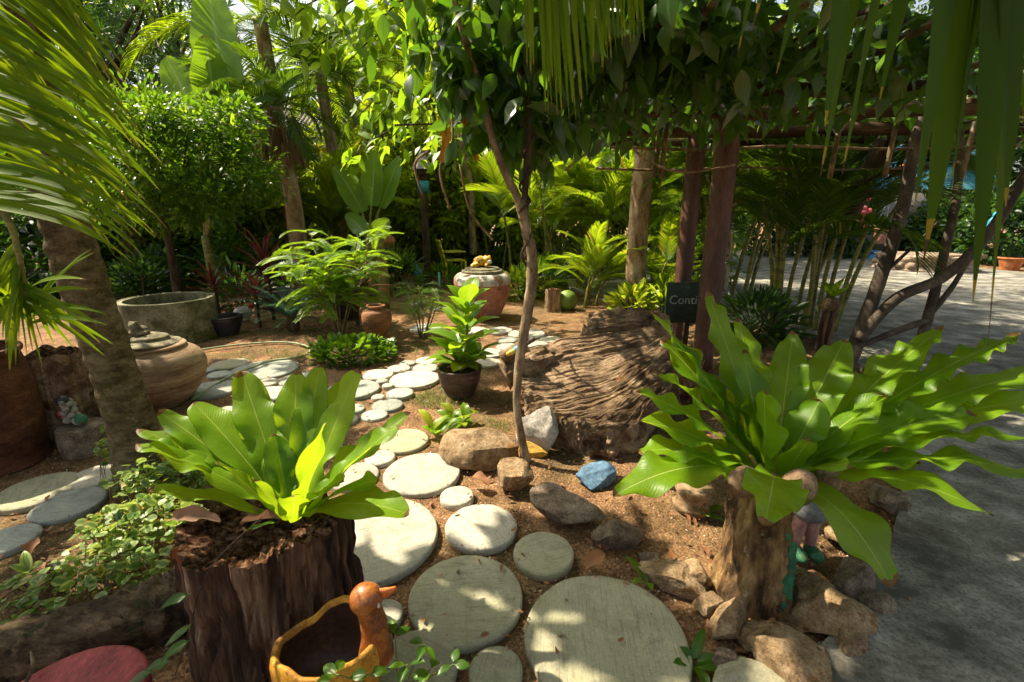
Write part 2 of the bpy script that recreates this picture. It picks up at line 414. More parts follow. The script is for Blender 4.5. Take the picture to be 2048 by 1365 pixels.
def surf(name, stops, scale=6, stretch=None, rough=.8, spec=.3, bump=(.5, .01), det=8, spots=None, vary=0.0, fine=None, dist=0.0, grain=.8):
    """weathered surface: colours by noise, optional spots (threshold, colour, scale), relief"""
    s = NT(name); h = s.noise(scale, det, .65, stretch, dist=dist); col = s.ramp(s.wide(h, 1.8), stops)
    for th, c, sc in (spots or []):
        k = s.ramp(s.wide(s.noise(sc, 6, .7), 1.3), [(th, (0, 0, 0)), (min(1, th+.05), (1, 1, 1))]); col = s.mix(k, col, c)
    if vary:
        oi = s.n('ShaderNodeObjectInfo').outputs['Random']
        hv = s.n('ShaderNodeHueSaturation'); s.l(s.math('ADD', s.math('MULTIPLY', oi, vary*2), 1-vary), hv.inputs['Value']); s.l(col, hv.inputs['Color']); col = hv.outputs[0]
    fn = s.noise(fine or scale*9, 6, .75, stretch); hv2 = s.n('ShaderNodeHueSaturation'); s.l(s.math('ADD', s.math('MULTIPLY', s.wide(fn, 2.6), 1.15*grain), 1-.58*grain), hv2.inputs['Value']); s.l(col, hv2.inputs['Color']); col = hv2.outputs[0]
    nor = s.bump(fn, min(1, bump[0]*1.1), bump[1]*.6); nor = s.bump(h, bump[0], bump[1], nor)
    return s.done(col, nor, rough, spec)
# ------------------------------------------------------------------ materials of the place
m_frond = leaf_mat('fern_frond', (.10, .215, .006), (.19, .33, .010), ((.34, .54, .008), (.50, .66, .015)), .50, .42, (.012, (.50, .55, .12)), vein=True, spec=.4)
m_frond2 = leaf_mat('fern_frond_deep', (.075, .175, .005), (.15, .28, .008), ((.28, .50, .005), (.46, .66, .010)), .50, .42, (.012, (.46, .56, .14)), vein=True, spec=.4)
m_palm = leaf_mat('palm_leaf', (.055, .125, .006), (.13, .21, .010), ((.24, .42, .006), (.46, .56, .010)), .5, .6, spec=.15, tip=(.93, (.35, .30, .05), (.12, .07, .03)))
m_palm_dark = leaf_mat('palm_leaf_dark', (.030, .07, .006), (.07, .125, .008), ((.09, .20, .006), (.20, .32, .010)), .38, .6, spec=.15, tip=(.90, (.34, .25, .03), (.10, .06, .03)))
m_areca = leaf_mat('areca_leaf', (.06, .145, .008), (.18, .26, .012), ((.28, .48, .008), (.54, .60, .02)), .52, .42, dry=(.97, (.45, .28, .05)))
m_bright = leaf_mat('bright_leaf', (.07, .175, .008), (.17, .30, .012), ((.24, .46, .008), (.46, .62, .02)), .5, .38, (.04, (.30, .40, .08)))
m_vine = leaf_mat('vine_leaf', (.022, .066, .008), (.055, .13, .012), ((.09, .25, .008), (.22, .42, .012)), .38, .32, (.05, (.08, .17, .05)), spec=.7)
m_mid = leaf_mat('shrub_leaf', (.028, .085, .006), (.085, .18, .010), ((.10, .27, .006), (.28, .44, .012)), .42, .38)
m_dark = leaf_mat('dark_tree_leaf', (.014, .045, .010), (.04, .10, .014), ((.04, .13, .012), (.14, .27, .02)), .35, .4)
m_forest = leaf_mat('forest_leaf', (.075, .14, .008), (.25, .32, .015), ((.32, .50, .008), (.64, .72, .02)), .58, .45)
m_gold = leaf_mat('golden_leaf', (.16, .26, .012), (.42, .46, .03), ((.36, .52, .012), (.66, .66, .05)), .45, .4)
m_var = leaf_mat('variegated_leaf', (.16, .27, .03), (.42, .48, .13), ((.30, .48, .03), (.60, .64, .14)), .42, .45, (.24, (.07, .17, .02)), dry=(.95, (.55, .36, .05)))
m_red = leaf_mat('red_strap_leaf', (.07, .018, .02), (.16, .05, .03), ((.22, .03, .03), (.32, .10, .05)), .35, .35)
m_blue = leaf_mat('cycad_leaf', (.018, .05, .03), (.04, .09, .045), None, .25, .35)
m_yel = leaf_mat('striped_leaf', (.35, .36, .06), (.55, .50, .14), None, .4, .4)
m_banana = leaf_mat('banana_leaf', (.07, .16, .012), (.11, .23, .018), ((.26, .46, .012), (.36, .55, .02)), .5, .42, (.03, (.30, .42, .16)), vein=True)
m_grass = leaf_mat('grass_blade', (.06, .11, .015), (.17, .20, .04), None, .35, .5)
m_litter = leaf_mat('dry_leaf', (.16, .07, .03), (.32, .14, .05), None, .2, .7)
m_dead = leaf_mat('dead_palm_skirt', (.16, .10, .05), (.28, .19, .10), None, .2, .8)

m_bark_palm = surf('palm_bark', [(.25, (.10, .075, .035)), (.5, (.22, .17, .075)), (.75, (.36, .29, .16))], 12, (1, 1, 1.8), .9, .2, (.9, .03), fine=90, spots=[(.58, (.11, .115, .025), 4), (.67, (.38, .35, .22), 14), (.72, (.03, .02, .012), 20)])
m_bark_thin = surf('thin_bark', [(.3, (.13, .09, .05)), (.6, (.30, .22, .13)), (.75, (.42, .34, .22))], 14, (1, 1, .4), .9, .2, (.6, .01))
m_bark_tan = surf('tan_bark', [(.3, (.16, .10, .05)), (.55, (.34, .24, .14)), (.75, (.46, .36, .24))], 8, (1, 1, .35), .9, .2, (.8, .02))
m_bark_dark = surf('dark_bark', [(.3, (.03, .02, .013)), (.6, (.085, .06, .035)), (.8, (.15, .11, .07))], 9, (1, 1, .3), .9, .2, (.8, .02))
m_bark_smooth = surf('smooth_bark', [(.3, (.035, .025, .016)), (.6, (.075, .055, .035)), (.8, (.13, .10, .065))], 7, (1, 1, .6), .75, .3, (.4, .01))
m_stem = surf('cane_green', [(.3, (.10, .11, .02)), (.7, (.26, .24, .06))], 4, (1, 1, 4), .5, .4, (.2, .005))
m_drift = surf('driftwood', [(.15, (.045, .026, .015)), (.45, (.19, .125, .07)), (.75, (.36, .255, .15))], 7, None, .9, .2, (.9, .02), fine=60)
m_drift_pale = surf('driftwood_broken', [(.25, (.09, .05, .028)), (.45, (.24, .15, .085)), (.65, (.48, .34, .20)), (.8, (.30, .20, .17))], 9, None, .9, .2, (1.0, .03), fine=70, dist=.6)
m_stump = surf('rotten_wood', [(.3, (.018, .010, .006)), (.48, (.085, .045, .024)), (.62, (.18, .10, .05)), (.76, (.30, .20, .12))], 16, (1, 1, .07), .85, .3, (.9, .02), fine=60, spots=[(.62, (.24, .08, .025), 4)])
m_crumb = surf('crumbly_wood', [(.3, (.022, .011, .006)), (.48, (.13, .06, .03)), (.6, (.27, .14, .075)), (.75, (.42, .27, .17))], 42, None, .95, .1, (1.0, .03))
m_log = surf('log_wood', [(.3, (.06, .04, .022)), (.55, (.16, .11, .06)), (.75, (.30, .21, .12))], 18, (.4, 1, 1), .9, .2, (1.0, .03), fine=120, spots=[(.60, (.06, .07, .02), 9), (.66, (.02, .014, .008), 22)])
m_root = surf('weathered_root', [(.3, (.06, .03, .010)), (.45, (.22, .12, .04)), (.6, (.36, .22, .08)), (.75, (.46, .31, .13))], 9, (1, 1, .35), .6, .45, (1.0, .03), fine=55, spots=[(.63, (.05, .03, .016), 5), (.66, (.42, .34, .16), 17)])
m_green_paint = surf('flaking_green_paint', [(.35, (.02, .10, .05)), (.6, (.035, .18, .08))], 9, None, .6, .4, (.8, .01), spots=[(.60, (.12, .08, .03), 14)])
m_post = surf('painted_post', [(.3, (.050, .020, .013)), (.5, (.085, .036, .022)), (.7, (.125, .055, .034))], 5, (1, 1, .3), .5, .5, (.25, .004), spots=[(.70, (.24, .14, .09), 16), (.74, (.36, .27, .19), 30)])
m_beam = surf('pergola_timber', [(.3, (.03, .018, .010)), (.6, (.085, .05, .028)), (.8, (.17, .11, .06))], 8, (.15, 1, 1), .85, .2, (.7, .01))
m_bamboo = surf('bamboo', [(.3, (.07, .045, .022)), (.5, (.15, .105, .055)), (.75, (.30, .22, .12))], 9, (1, 1, .5), .5, .4, (.2, .005))

def m_ground_make():
    s = NT('sandy_soil'); big = s.noise(1.1, 6, .6); mid = s.wide(s.noise(6, 8, .7), 1.5); fine = s.wide(s.noise(70, 6, .75), 1.5)
    a = s.ramp(mid, [(.28, (.085, .040, .018)), (.48, (.25, .128, .054)), (.66, (.41, .23, .105)), (.8, (.52, .33, .17))])
    b = s.ramp(fine, [(.3, (.065, .034, .02)), (.55, (.265, .155, .08)), (.72, (.52, .37, .23))])
    c = s.mix(.45, a, b); k = s.ramp(big, [(.44, (0, 0, 0)), (.58, (1, 1, 1))])
    c = s.mix(s.math('MULTIPLY', k, .65), c, s.mix(mid, (.07, .05, .025), (.17, .13, .05)))
    vo = s.n('ShaderNodeTexVoronoi', Scale=95.0); s.l(s.n('ShaderNodeTexCoord').outputs['Object'], vo.inputs['Vector'])
    tone = s.n('ShaderNodeHueSaturation'); s.l(c, tone.inputs['Color']); sep = s.n('ShaderNodeSeparateColor'); s.l(vo.outputs['Color'], sep.inputs[0])
    s.l(s.math('ADD', s.math('MULTIPLY', sep.outputs[0], .7), .62), tone.inputs['Value']); c = tone.outputs[0]
    n1 = s.bump(vo.outputs['Distance'], .7, .010); n1.node.invert = True; n1 = s.bump(fine, .6, .012, n1); n1 = s.bump(mid, .8, .03, n1)
    return s.done(c, n1, .95, .15)
m_ground = m_ground_make()
def m_concrete_make():
    s = NT('worn_concrete'); tc = s.n('ShaderNodeTexCoord').outputs['Object']
    mp = s.n('ShaderNodeMapping'); mp.inputs['Rotation'].default_value = (0, 0, .55); s.l(tc, mp.inputs[0])
    mp2 = s.n('ShaderNodeMapping'); mp2.inputs['Scale'].default_value = (.22, 1, 1); s.l(mp.outputs[0], mp2.inputs[0])
    br = s.n('ShaderNodeTexNoise', Scale=60.0, Detail=6.0, Roughness=.75); s.l(mp2.outputs[0], br.inputs['Vector'])
    mp3 = s.n('ShaderNodeMapping'); mp3.inputs['Scale'].default_value = (.8, 1, 1); s.l(mp.outputs[0], mp3.inputs[0])
    st = s.n('ShaderNodeTexNoise', Scale=3.2, Detail=9.0, Roughness=.7); s.l(mp3.outputs[0], st.inputs['Vector'])
    f = s.noise(60, 7, .8); b = s.noise(.9, 5, .6)
    k = s.math('ADD', s.math('MULTIPLY', st.outputs['Fac'], .90), s.math('MULTIPLY', br.outputs['Fac'], .10))
    c = s.ramp(k, [(.38, (.075, .068, .053)), (.46, (.17, .16, .128)), (.54, (.28, .265, .215)), (.62, (.46, .44, .37))])
    c = s.mix(s.math('MULTIPLY', s.ramp(f, [(.40, (1, 1, 1)), (.54, (0, 0, 0))]), .65), c, (.04, .037, .028))
    c = s.mix(s.math('MULTIPLY', s.ramp(b, [(.48, (0, 0, 0)), (.68, (1, 1, 1))]), .45), c, (.085, .08, .04))
    n1 = s.bump(f, .6, .006); n1 = s.bump(br.outputs['Fac'], .5, .006, n1); return s.done(c, n1, .8, .3)
m_concrete = m_concrete_make()
def m_stone_make(name, tint, moss, cross=.35):
    s = NT(name); oi = s.n('ShaderNodeObjectInfo').outputs['Random']
    tc = s.n('ShaderNodeTexCoord').outputs['Object']; mp = s.n('ShaderNodeMapping'); s.l(tc, mp.inputs[0])
    cb = s.n('ShaderNodeCombineXYZ'); s.l(s.math('MULTIPLY', oi, 6.0), cb.inputs[2]); s.l(cb.outputs[0], mp.inputs['Rotation'])
    sc = s.n('ShaderNodeMapping'); sc.inputs['Scale'].default_value = (1, .07, 1); s.l(mp.outputs[0], sc.inputs[0])
    br = s.n('ShaderNodeTexNoise', Scale=130.0, Detail=5.0, Roughness=.7); s.l(sc.outputs[0], br.inputs['Vector'])
    sc2 = s.n('ShaderNodeMapping'); sc2.inputs['Scale'].default_value = (.07, 1, 1); s.l(mp.outputs[0], sc2.inputs[0])
    br2 = s.n('ShaderNodeTexNoise', Scale=110.0, Detail=4.0); s.l(sc2.outputs[0], br2.inputs['Vector'])
    bl = s.noise(5, 7, .65); sp = s.noise(48, 5, .8)
    c = s.ramp(s.wide(bl, 1.7), [(.15, tuple(.5*x for x in tint)), (.5, tint), (.85, tuple(min(.85, 1.25*x) for x in tint))])
    c = s.mix(s.math('MULTIPLY', s.ramp(s.noise(9, 7, .75), [(.54, (0, 0, 0)), (.66, (1, 1, 1))]), .55), c, tuple(.38*x for x in tint))
    g_ = s.n('ShaderNodeHueSaturation'); s.l(s.math('ADD', s.math('MULTIPLY', s.wide(s.noise(150, 6, .8), 2.4), .5), .75), g_.inputs['Value']); s.l(c, g_.inputs['Color']); c = g_.outputs[0]
    c = s.mix(s.math('MULTIPLY', s.ramp(br.outputs['Fac'], [(.36, (1, 1, 1)), (.48, (0, 0, 0))]), .42), c, tuple(.35*x for x in tint))
    msk = s.ramp(s.noise(4, 4), [(.45, (0, 0, 0)), (.6, (1, 1, 1))])
    c = s.mix(s.math('MULTIPLY', s.math('MULTIPLY', s.ramp(br2.outputs['Fac'], [(.36, (1, 1, 1)), (.46, (0, 0, 0))]), cross), msk), c, tuple(.4*x for x in tint))
    c = s.mix(s.math('MULTIPLY', s.ramp(s.noise(2.6, 6, .7), [(.50, (0, 0, 0)), (.72, (1, 1, 1))]), moss), c, (.14, .15, .055))
    c = s.mix(s.ramp(sp, [(.70, (0, 0, 0)), (.74, (1, 1, 1))]), c, (.06, .05, .035))
    hv = s.n('ShaderNodeHueSaturation'); s.l(c, hv.inputs['Color']); s.l(s.math('ADD', s.math('MULTIPLY', oi, .34), .82), hv.inputs['Value']); c = hv.outputs[0]
    n1 = s.bump(br.outputs['Fac'], .6, .006); n1 = s.bump(br2.outputs['Fac'], .3, .004, n1); n1 = s.bump(bl, .3, .01, n1)
    return s.done(c, n1, .85, .3)
m_step_white = m_stone_make('pale_stepping_concrete', (.47, .435, .345), .25)
m_step_green = m_stone_make('mossy_stepping_concrete', (.33, .31, .205), .7, .15)
m_step_blue = m_stone_make('bluish_stepping_concrete', (.33, .345, .295), .25)
m_rock = surf('garden_rock', [(.15, (.13, .08, .04)), (.4, (.34, .22, .11)), (.6, (.47, .33, .185)), (.85, (.60, .47, .31))], 13, None, .85, .3, (1.0, .03), fine=110, vary=.15, spots=[(.60, (.30, .15, .045), 7), (.66, (.07, .05, .03), 16), (.70, (.50, .42, .30), 30)])
m_rock_grey = surf('grey_rock', [(.2, (.12, .085, .055)), (.5, (.29, .215, .145)), (.8, (.46, .36, .26))], 14, None, .85, .3, (1.0, .03), fine=110, vary=.12, spots=[(.68, (.07, .055, .04), 9)])
m_white_rock = surf('white_painted_rock', [(.3, (.26, .235, .19)), (.6, (.44, .41, .35))], 7, None, .8, .3, (.6, .015), spots=[(.66, (.25, .21, .15), 11)])
m_blue_rock = surf('blue_painted_rock', [(.3, (.05, .10, .155)), (.6, (.10, .19, .28))], 7, None, .8, .3, (.5, .012), spots=[(.66, (.30, .34, .35), 12)])
m_terra = surf('terracotta', [(.3, (.14, .055, .022)), (.55, (.27, .115, .045)), (.8, (.38, .19, .085))], 4, (1, 1, 2.5), .75, .35, (.3, .006), spots=[(.68, (.17, .10, .05), 6)])
m_terra_light = surf('orange_terracotta', [(.3, (.30, .10, .035)), (.6, (.50, .19, .07)), (.8, (.58, .27, .12))], 5, None, .75, .35, (.3, .006))
m_jar = surf('streaked_clay', [(.3, (.16, .09, .042)), (.5, (.27, .17, .085)), (.72, (.40, .28, .16))], 3.2, (.7, .7, 7), .7, .4, (.4, .008), spots=[(.60, (.26, .12, .045), 2.4), (.70, (.10, .075, .04), 7)])
m_bigjar = surf('red_clay_peeling', [(.3, (.26, .10, .06)), (.6, (.40, .17, .10)), (.8, (.48, .24, .15))], 3, None, .75, .35, (.4, .01), spots=[(.64, (.33, .20, .24), 2.2)])
m_bigjar_white = surf('peeling_white_paint', [(.3, (.35, .30, .25)), (.6, (.58, .54, .47))], 9, None, .85, .3, (.6, .01), spots=[(.50, (.34, .17, .11), 4)])
m_pot = surf('dark_brown_pot', [(.3, (.055, .035, .026)), (.6, (.105, .07, .05)), (.8, (.16, .11, .08))], 6, (1, 1, 3), .65, .4, (.3, .006))
m_ring = surf('mossy_concrete_ring', [(.3, (.10, .095, .05)), (.55, (.21, .195, .115)), (.75, (.30, .28, .19))], 5, None, .9, .2, (.5, .01), spots=[(.6, (.10, .10, .035), 3)])
m_lid = surf('mossy_lid_clay', [(.3, (.10, .085, .05)), (.55, (.24, .21, .13)), (.75, (.36, .33, .22))], 12, None, .9, .2, (.8, .015))
m_black = surf('black_glaze', [(.3, (.012, .012, .014)), (.7, (.04, .04, .045))], 6, None, .4, .5, (.2, .004))
m_soil = surf('pot_soil', [(.3, (.02, .013, .008)), (.7, (.07, .045, .028))], 30, None, .95, .1, (1, .02))
def plain(name, c, rough=.5, bump=.2):
    return surf(name, [(.3, tuple(.72*x for x in c)), (.7, tuple(min(.9, 1.15*x) for x in c))], 7, None, rough, .45, (bump, .005), spots=[(.7, tuple(.5*x for x in c), 13)])
m_yellow = surf('yellow_glazed_clay', [(.3, (.26, .11, .010)), (.5, (.46, .22, .015)), (.7, (.60, .32, .03))], 9, None, .6, .4, (.6, .008), fine=130, spots=[(.62, (.16, .07, .02), 22), (.66, (.08, .05, .02), 9)])
m_duckhead = surf('glazed_brown', [(.3, (.10, .025, .008)), (.5, (.26, .075, .014)), (.75, (.42, .16, .035))], 12, None, .36, .55, (.35, .005), fine=120, spots=[(.66, (.07, .03, .015), 25)])
m_beak = plain('orange_beak', (.62, .17, .03), .5)
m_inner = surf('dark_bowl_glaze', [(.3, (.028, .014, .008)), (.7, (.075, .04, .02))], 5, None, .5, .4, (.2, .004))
m_redpaint = surf('red_painted_wood', [(.3, (.20, .028, .03)), (.6, (.34, .055, .055)), (.8, (.42, .10, .09))], 9, (1, .5, 1), .6, .4, (.7, .01), spots=[(.66, (.12, .02, .02), 7)])
m_cyan = plain('cyan_plastic', (.12, .46, .44), .35)
m_hose = plain('green_hose', (.26, .31, .15), .5)
m_chair = plain('yellow_paint', (.58, .55, .04), .5)
m_turq = plain('turquoise_paint', (.03, .28, .40), .45)
m_bluepaint = plain('blue_paint', (.07, .22, .45), .45)
m_pinkpot = plain('pink_clay', (.52, .24, .19), .7)
m_redfig = plain('red_paint', (.45, .05, .035), .45)
m_whitefig = plain('white_paint', (.66, .63, .56), .5)
m_skin = plain('pink_paint', (.45, .24, .20), .5)
m_orange = plain('orange_paint', (.72, .22, .03), .4)
m_board = surf('dark_green_board', [(.3, (.014, .028, .018)), (.7, (.030, .055, .036))], 8, None, .6, .3, (.2, .003))
m_chalk = plain('white_lettering', (.34, .38, .34), .8)
m_roof = surf('grey_roof_tile', [(.3, (.20, .18, .17)), (.7, (.36, .33, .31))], 12, None, .8, .3, (.4, .01))
m_fascia = plain('orange_fascia', (.50, .20, .06), .6)
m_wall = plain('cream_wall', (.55, .48, .36), .85)
m_wall_grey = plain('grey_wall', (.30, .29, .27), .85)
m_turqroof = plain('turquoise_roof', (.05, .22, .30), .6)
m_husk = surf('coconut_husk', [(.3, (.14, .085, .045)), (.6, (.30, .20, .12)), (.8, (.42, .30, .20))], 9, (1, 1, .25), .9, .2, (.9, .015), fine=70)
m_orange_rib = surf('orange_bract', [(.3, (.50, .20, .02)), (.7, (.70, .34, .04))], 10, (1, 1, .2), .7, .3, (.4, .006))
m_metal = plain('grey_metal', (.22, .24, .25), .45)
def m_spot_make():
    s = NT('leopard_spots'); vo = s.n('ShaderNodeTexVoronoi', Scale=26.0); s.l(s.n('ShaderNodeTexCoord').outputs['Object'], vo.inputs['Vector'])
    return s.done(s.ramp(vo.outputs['Distance'], [(.22, (.03, .015, .01)), (.32, (.70, .40, .04))]), None, .45, .5)
m_spot = m_spot_make()

# ------------------------------------------------------------------ the ground, the drive, the litter
STEPS = []                                              # (x, y, r) kept clear of pebbles and plants
def axis(lo, hi, near_lo, near_hi, st):
    a = np.arange(near_lo, near_hi+st/2, st); k = np.geomspace(st, 1, 2)
    g = lambda L: np.cumsum(st*1.35**np.arange(1, 60))
    up = g(0); up = up[up < hi-near_hi]; dn = up[up < near_lo-lo] if near_lo-lo < hi-near_hi else g(0)[g(0) < near_lo-lo]
    return np.concatenate([[lo], (near_lo-dn)[::-1], a, near_hi+up, [hi]])
def ground_z(x, y):
    p = np.stack([x*1.1, y*1.1, 0*x], -1); z = .022*fbm(p, 3, 2)+.010*fbm(p*6, 3, 4)
    return z-.012
gx = axis(-300, 300, -4.5, 4.5, .045); gy = axis(-60, 500, .5, 8.5, .045)
X, Y = np.meshgrid(gx, gy); Zg = ground_z(X, Y)
gm = MB(); gm.add(np.stack([X, Y, Zg], -1).reshape(-1, 3), grid_faces(len(gy), len(gx)))
tag(gm.build('ground', m_ground), 'reddish sandy soil of the garden between stones and plants', None, kind='structure')

near = [(1500, 1480), (1560, 1365), (1650, 1292), (1735, 1175), (1790, 1050), (1800, 930), (1770, 830), (1740, 760), (1680, 705), (1590, 668), (1500, 652), (1380, 645), (1290, 632), (1215, 606), (1130, 575), (1050, 548), (950, 527), (800, 514)]
far = [(640, 500), (800, 492), (1050, 490), (1300, 490), (1560, 503), (1800, 523), (2048, 548), (2500, 580), (3100, 640)]
edge_n = smooth_prof([G(a, b)[:2] for a, b in near], 5); edge_f = np.array([G(a, b)[:2] for a, b in far])
loop = np.vstack([edge_n, edge_f, [[9, 1.0], [6, .2], [1.5, .2]]])
me = bpy.data.meshes.new('driveway'); nL = len(loop)
ztop = .034
me.from_pydata([(x, y, ztop) for x, y in loop]+[(x, y, -.06) for x, y in loop], [], [list(range(nL))[::-1]]+[[i, (i+1) % nL, nL+(i+1) % nL, nL+i] for i in range(nL)])
import bmesh
bm = bmesh.new(); bm.from_mesh(me); bmesh.ops.recalc_face_normals(bm, faces=bm.faces); bmesh.ops.triangulate(bm, faces=bm.faces); bm.to_mesh(me); bm.free()
me.materials.append(m_concrete); drive = bpy.data.objects.new('driveway', me); COL.objects.link(drive)
tag(drive, 'grey worn concrete driveway curving behind the garden bed', None, kind='structure')
def on_drive(x, y):
    inside = np.zeros(np.shape(x), bool); j = nL-1
    for i in range(nL):
        xi, yi = loop[i]; xj, yj = loop[j]
        c = ((yi > y) != (yj > y)) & (x < (xj-xi)*(y-yi)/((yj-yi) if yj != yi else 1e-9)+xi); inside ^= c; j = i
    return inside

# stepping stones: px centre, width in pixels, material, label
def step(px, py, wpx, mat, label, group=None, thick=.045, z=.020, asp=1.0, rot=0.0):
    p = G(px, py, z); r = M(wpx, p)/2; n = 56; a = np.linspace(0, 2*np.pi, n, endpoint=False); sd = rng.integers(1000)
    wob = 1+.030*fbm(np.stack([np.cos(a)*1.5, np.sin(a)*1.5, 0*a+sd], -1), 3, int(sd))
    mb = MB(); b = min(.008, r*.1); prof = [(r*.97, -thick), (r, -thick*.6), (r, -b), (r-b*.4, -b*.35), (r-b, 0), (r*.85, .0015), (r*.6, .002), (r*.3, .002), (.0005, .002)]
    V = []
    for R, zz in prof: V.append(np.stack([np.cos(a)*R*wob, np.sin(a)*R*wob*asp, zz+.0012*vnoise(np.stack([np.cos(a)*R*30, np.sin(a)*R*30, 0*a+sd], -1))], -1))
    mb.add(np.array(V).reshape(-1, 3), grid_faces(len(prof), n, True))
    o = mb.build('stepping_stone', mat); o.location = p; tx, ty = rng.normal(size=2)*.012; o.rotation_euler = (tx, ty, rot)
    STEPS.append((p[0], p[1], r)); return tag(o, label, 'stepping stone', group)
g1 = 'stepping stones of the near path'; W_, Gn, B_ = m_step_white, m_step_green, m_step_blue
for a in [
    (1212, 1272, 325, Gn, 'largest round mossy green stepping stone at the front of the path'),
    (932, 1190, 226, Gn, 'greenish round stepping stone between the duck planter and the largest stone'),
    (1088, 1103, 121, Gn, 'small olive stepping stone just behind the largest green one'),
    (962, 1050, 143, W_, 'medium whitish round stepping stone beside the small olive one'),
    (742, 1072, 262, W_, 'large bright white stepping stone right behind the tall rotten stump'),
    (914, 990, 68, W_, 'little pale stepping stone in front of the shadow striped oval one'),
    (844, 944, 152, W_, 'wide white stepping stone near the big tan boulder'),
    (706, 950, 100, W_, 'pale stepping stone half hidden behind the left fern'),
    (760, 914, 60, W_, 'small cream stepping stone just behind the wide white one'),
    (808, 880, 98, Gn, 'beige stepping stone next to the yellow leaved seedlings'),
    (992, 1338, 108, Gn, 'greenish stepping stone at the bottom edge beside the largest one'),
    (828, 1332, 172, Gn, 'broad stepping stone under thin weeds at the bottom edge, right of the duck'),
    (768, 1226, 74, W_, 'broken pale stepping stone just behind the duck head'),
    (14, 1078, 100, B_, 'grey stepping stone cut off by the left edge of the picture'),
    (138, 1006, 118, B_, 'grey oval stepping stone below the mossy one at the left edge'),
    (74, 979, 134, Gn, 'yellowish mossy stepping stone in front of the terracotta barrel'),
    (192, 950, 92, W_, 'pale stepping stone at the foot of the leaning palm trunk')]: step(*a, g1)
g2 = 'stepping stones beyond the potted plant'
for a in [
    (829, 757, 98, W_, 'dappled cream stepping stone left of the brown potted plant'),
    (756, 748, 60, W_, 'yellowish stepping stone just in front of the low green shrub'),
    (798, 736, 46, B_, 'bluish stepping stone right of the low green shrub'),
    (852, 735, 52, B_, 'bluish stepping stone touching the left side of the brown pot'),
    (816, 725, 33, B_, 'tiny oval stepping stone behind two bluish ones near the shrub'),
    (855, 720, 46, W_, 'flat grey stepping stone behind the rim of the brown pot'),
    (800, 785, 54, B_, 'round blue grey stepping stone with grass on its right'),
    (775, 809, 61, B_, 'blue grey stepping stone in front of the grass by the brown pot'),
    (764, 761, 24, B_, 'very small stepping stone in the path gap, upper of two'),
    (776, 770, 23, W_, 'very small stepping stone in the path gap, lower of two'),
    (756, 793, 26, W_, 'small whitish stepping stone left of the round blue grey one'),
    (749, 829, 52, B_, 'blue grey stepping stone nearest the tips of the left fern'),
    (706, 777, 104, B_, 'big slate blue stepping stone behind the left fern tips'),
    (704, 817, 50, B_, 'slate stepping stone partly covered by upright fern fronds'),
    (690, 838, 50, W_, 'light stepping stone seen between the fern fronds'),
    (977, 705, 62, B_, 'grey stepping stone behind the potted plant, left of the thin tree'),
    (950, 660, 50, W_, 'pale stepping stone farthest along the path, left one'),
    (998, 660, 54, W_, 'pale stepping stone on the far path in front of the peeling jar'),
    (1054, 667, 76, W_, 'long pale stepping stone on the far path right of the thin tree'),
    (1016, 679, 42, B_, 'small grey stepping stone behind the thin tree trunk'),
    (1074, 688, 46, B_, 'bluish stepping stone by the left horn of the driftwood'),
    (1102, 678, 44, W_, 'light stepping stone touching the shadow of the driftwood'),
    (1018, 693, 50, B_, 'slate stepping stone left of the bluish one by the driftwood'),
    (976, 724, 52, W_, 'cream stepping stone beside the cut root of the driftwood'),
    (851, 655, 66, B_, 'slate stepping stone among the wispy stems'),
    (460, 727, 70, Gn, 'greenish stepping stone under the garden hose'),
    (530, 738, 126, B_, 'big flat slate stepping stone crossed by the garden hose'),
    (439, 748, 44, B_, 'small oval stepping stone left of the big flat slate one'),
    (414, 739, 34, B_, 'small stepping stone close to the round clay jar'),
    (534, 764, 46, W_, 'little stepping stone in front of the big flat slate one'),
    (425, 777, 96, B_, 'wide slate stepping stone touching the round clay jar'),
    (530, 789, 92, B_, 'dark slate stepping stone behind the tallest left fern frond'),
    (604, 757, 86, B_, 'slate stepping stone right of the big flat one'),
    (445, 823, 56, W_, 'white stepping stone peeping out over the left fern fronds')]: step(*a, g2, z=.016)

# pebbles and fallen leaves
def free(x, y, pad=0.0):
    ok = ~on_drive(x, y)
    for sx, sy, r in STEPS: ok &= (x-sx)**2+(y-sy)**2 > (r+pad)**2
    return ok
n = 26000; x = rng.uniform(-3.2, 2.2, n); y = .7+5.3*rng.random(n)**1.5; k = free(x, y, -.012) | (rng.random(n) < .012); x, y = x[k], y[k]
v0, f0 = np.array([(1, 0, 0), (-1, 0, 0), (0, 1, 0), (0, -1, 0), (0, 0, 1), (0, 0, -1)], float), np.array([(0, 2, 4), (2, 1, 4), (1, 3, 4), (3, 0, 4), (2, 0, 5), (1, 2, 5), (3, 1, 5), (0, 3, 5)])
sz = .0022+.0055*rng.random(len(x))**3; ax = rng.uniform(.6, 1.2, (len(x), 1, 3)); th = rng.uniform(0, 6.28, len(x))
c, s_ = np.cos(th)[:, None], np.sin(th)[:, None]; vv = v0[None]*ax*sz[:, None, None]
vr = np.stack([vv[..., 0]*c-vv[..., 1]*s_, vv[..., 0]*s_+vv[..., 1]*c, vv[..., 2]], -1)+np.stack([x, y, np.where(free(x, y), ground_z(x, y)+sz*.3, .021+sz*.5)], -1)[:, None]
mb = MB(); mb.add(vr.reshape(-1, 3), t=(f0[None]+(np.arange(len(x))*6)[:, None, None]).reshape(-1, 3), r=np.repeat(rng.random(len(x)), 8))
def m_peb_make():
    s = NT('pebble'); a = s.n('ShaderNodeAttribute', _attribute_name='rnd').outputs['Fac']
    return s.done(s.ramp(a, [(0, (.14, .08, .045)), (.4, (.34, .21, .12)), (.8, (.50, .36, .22)), (1, (.62, .52, .40))]), None, .9, .2)
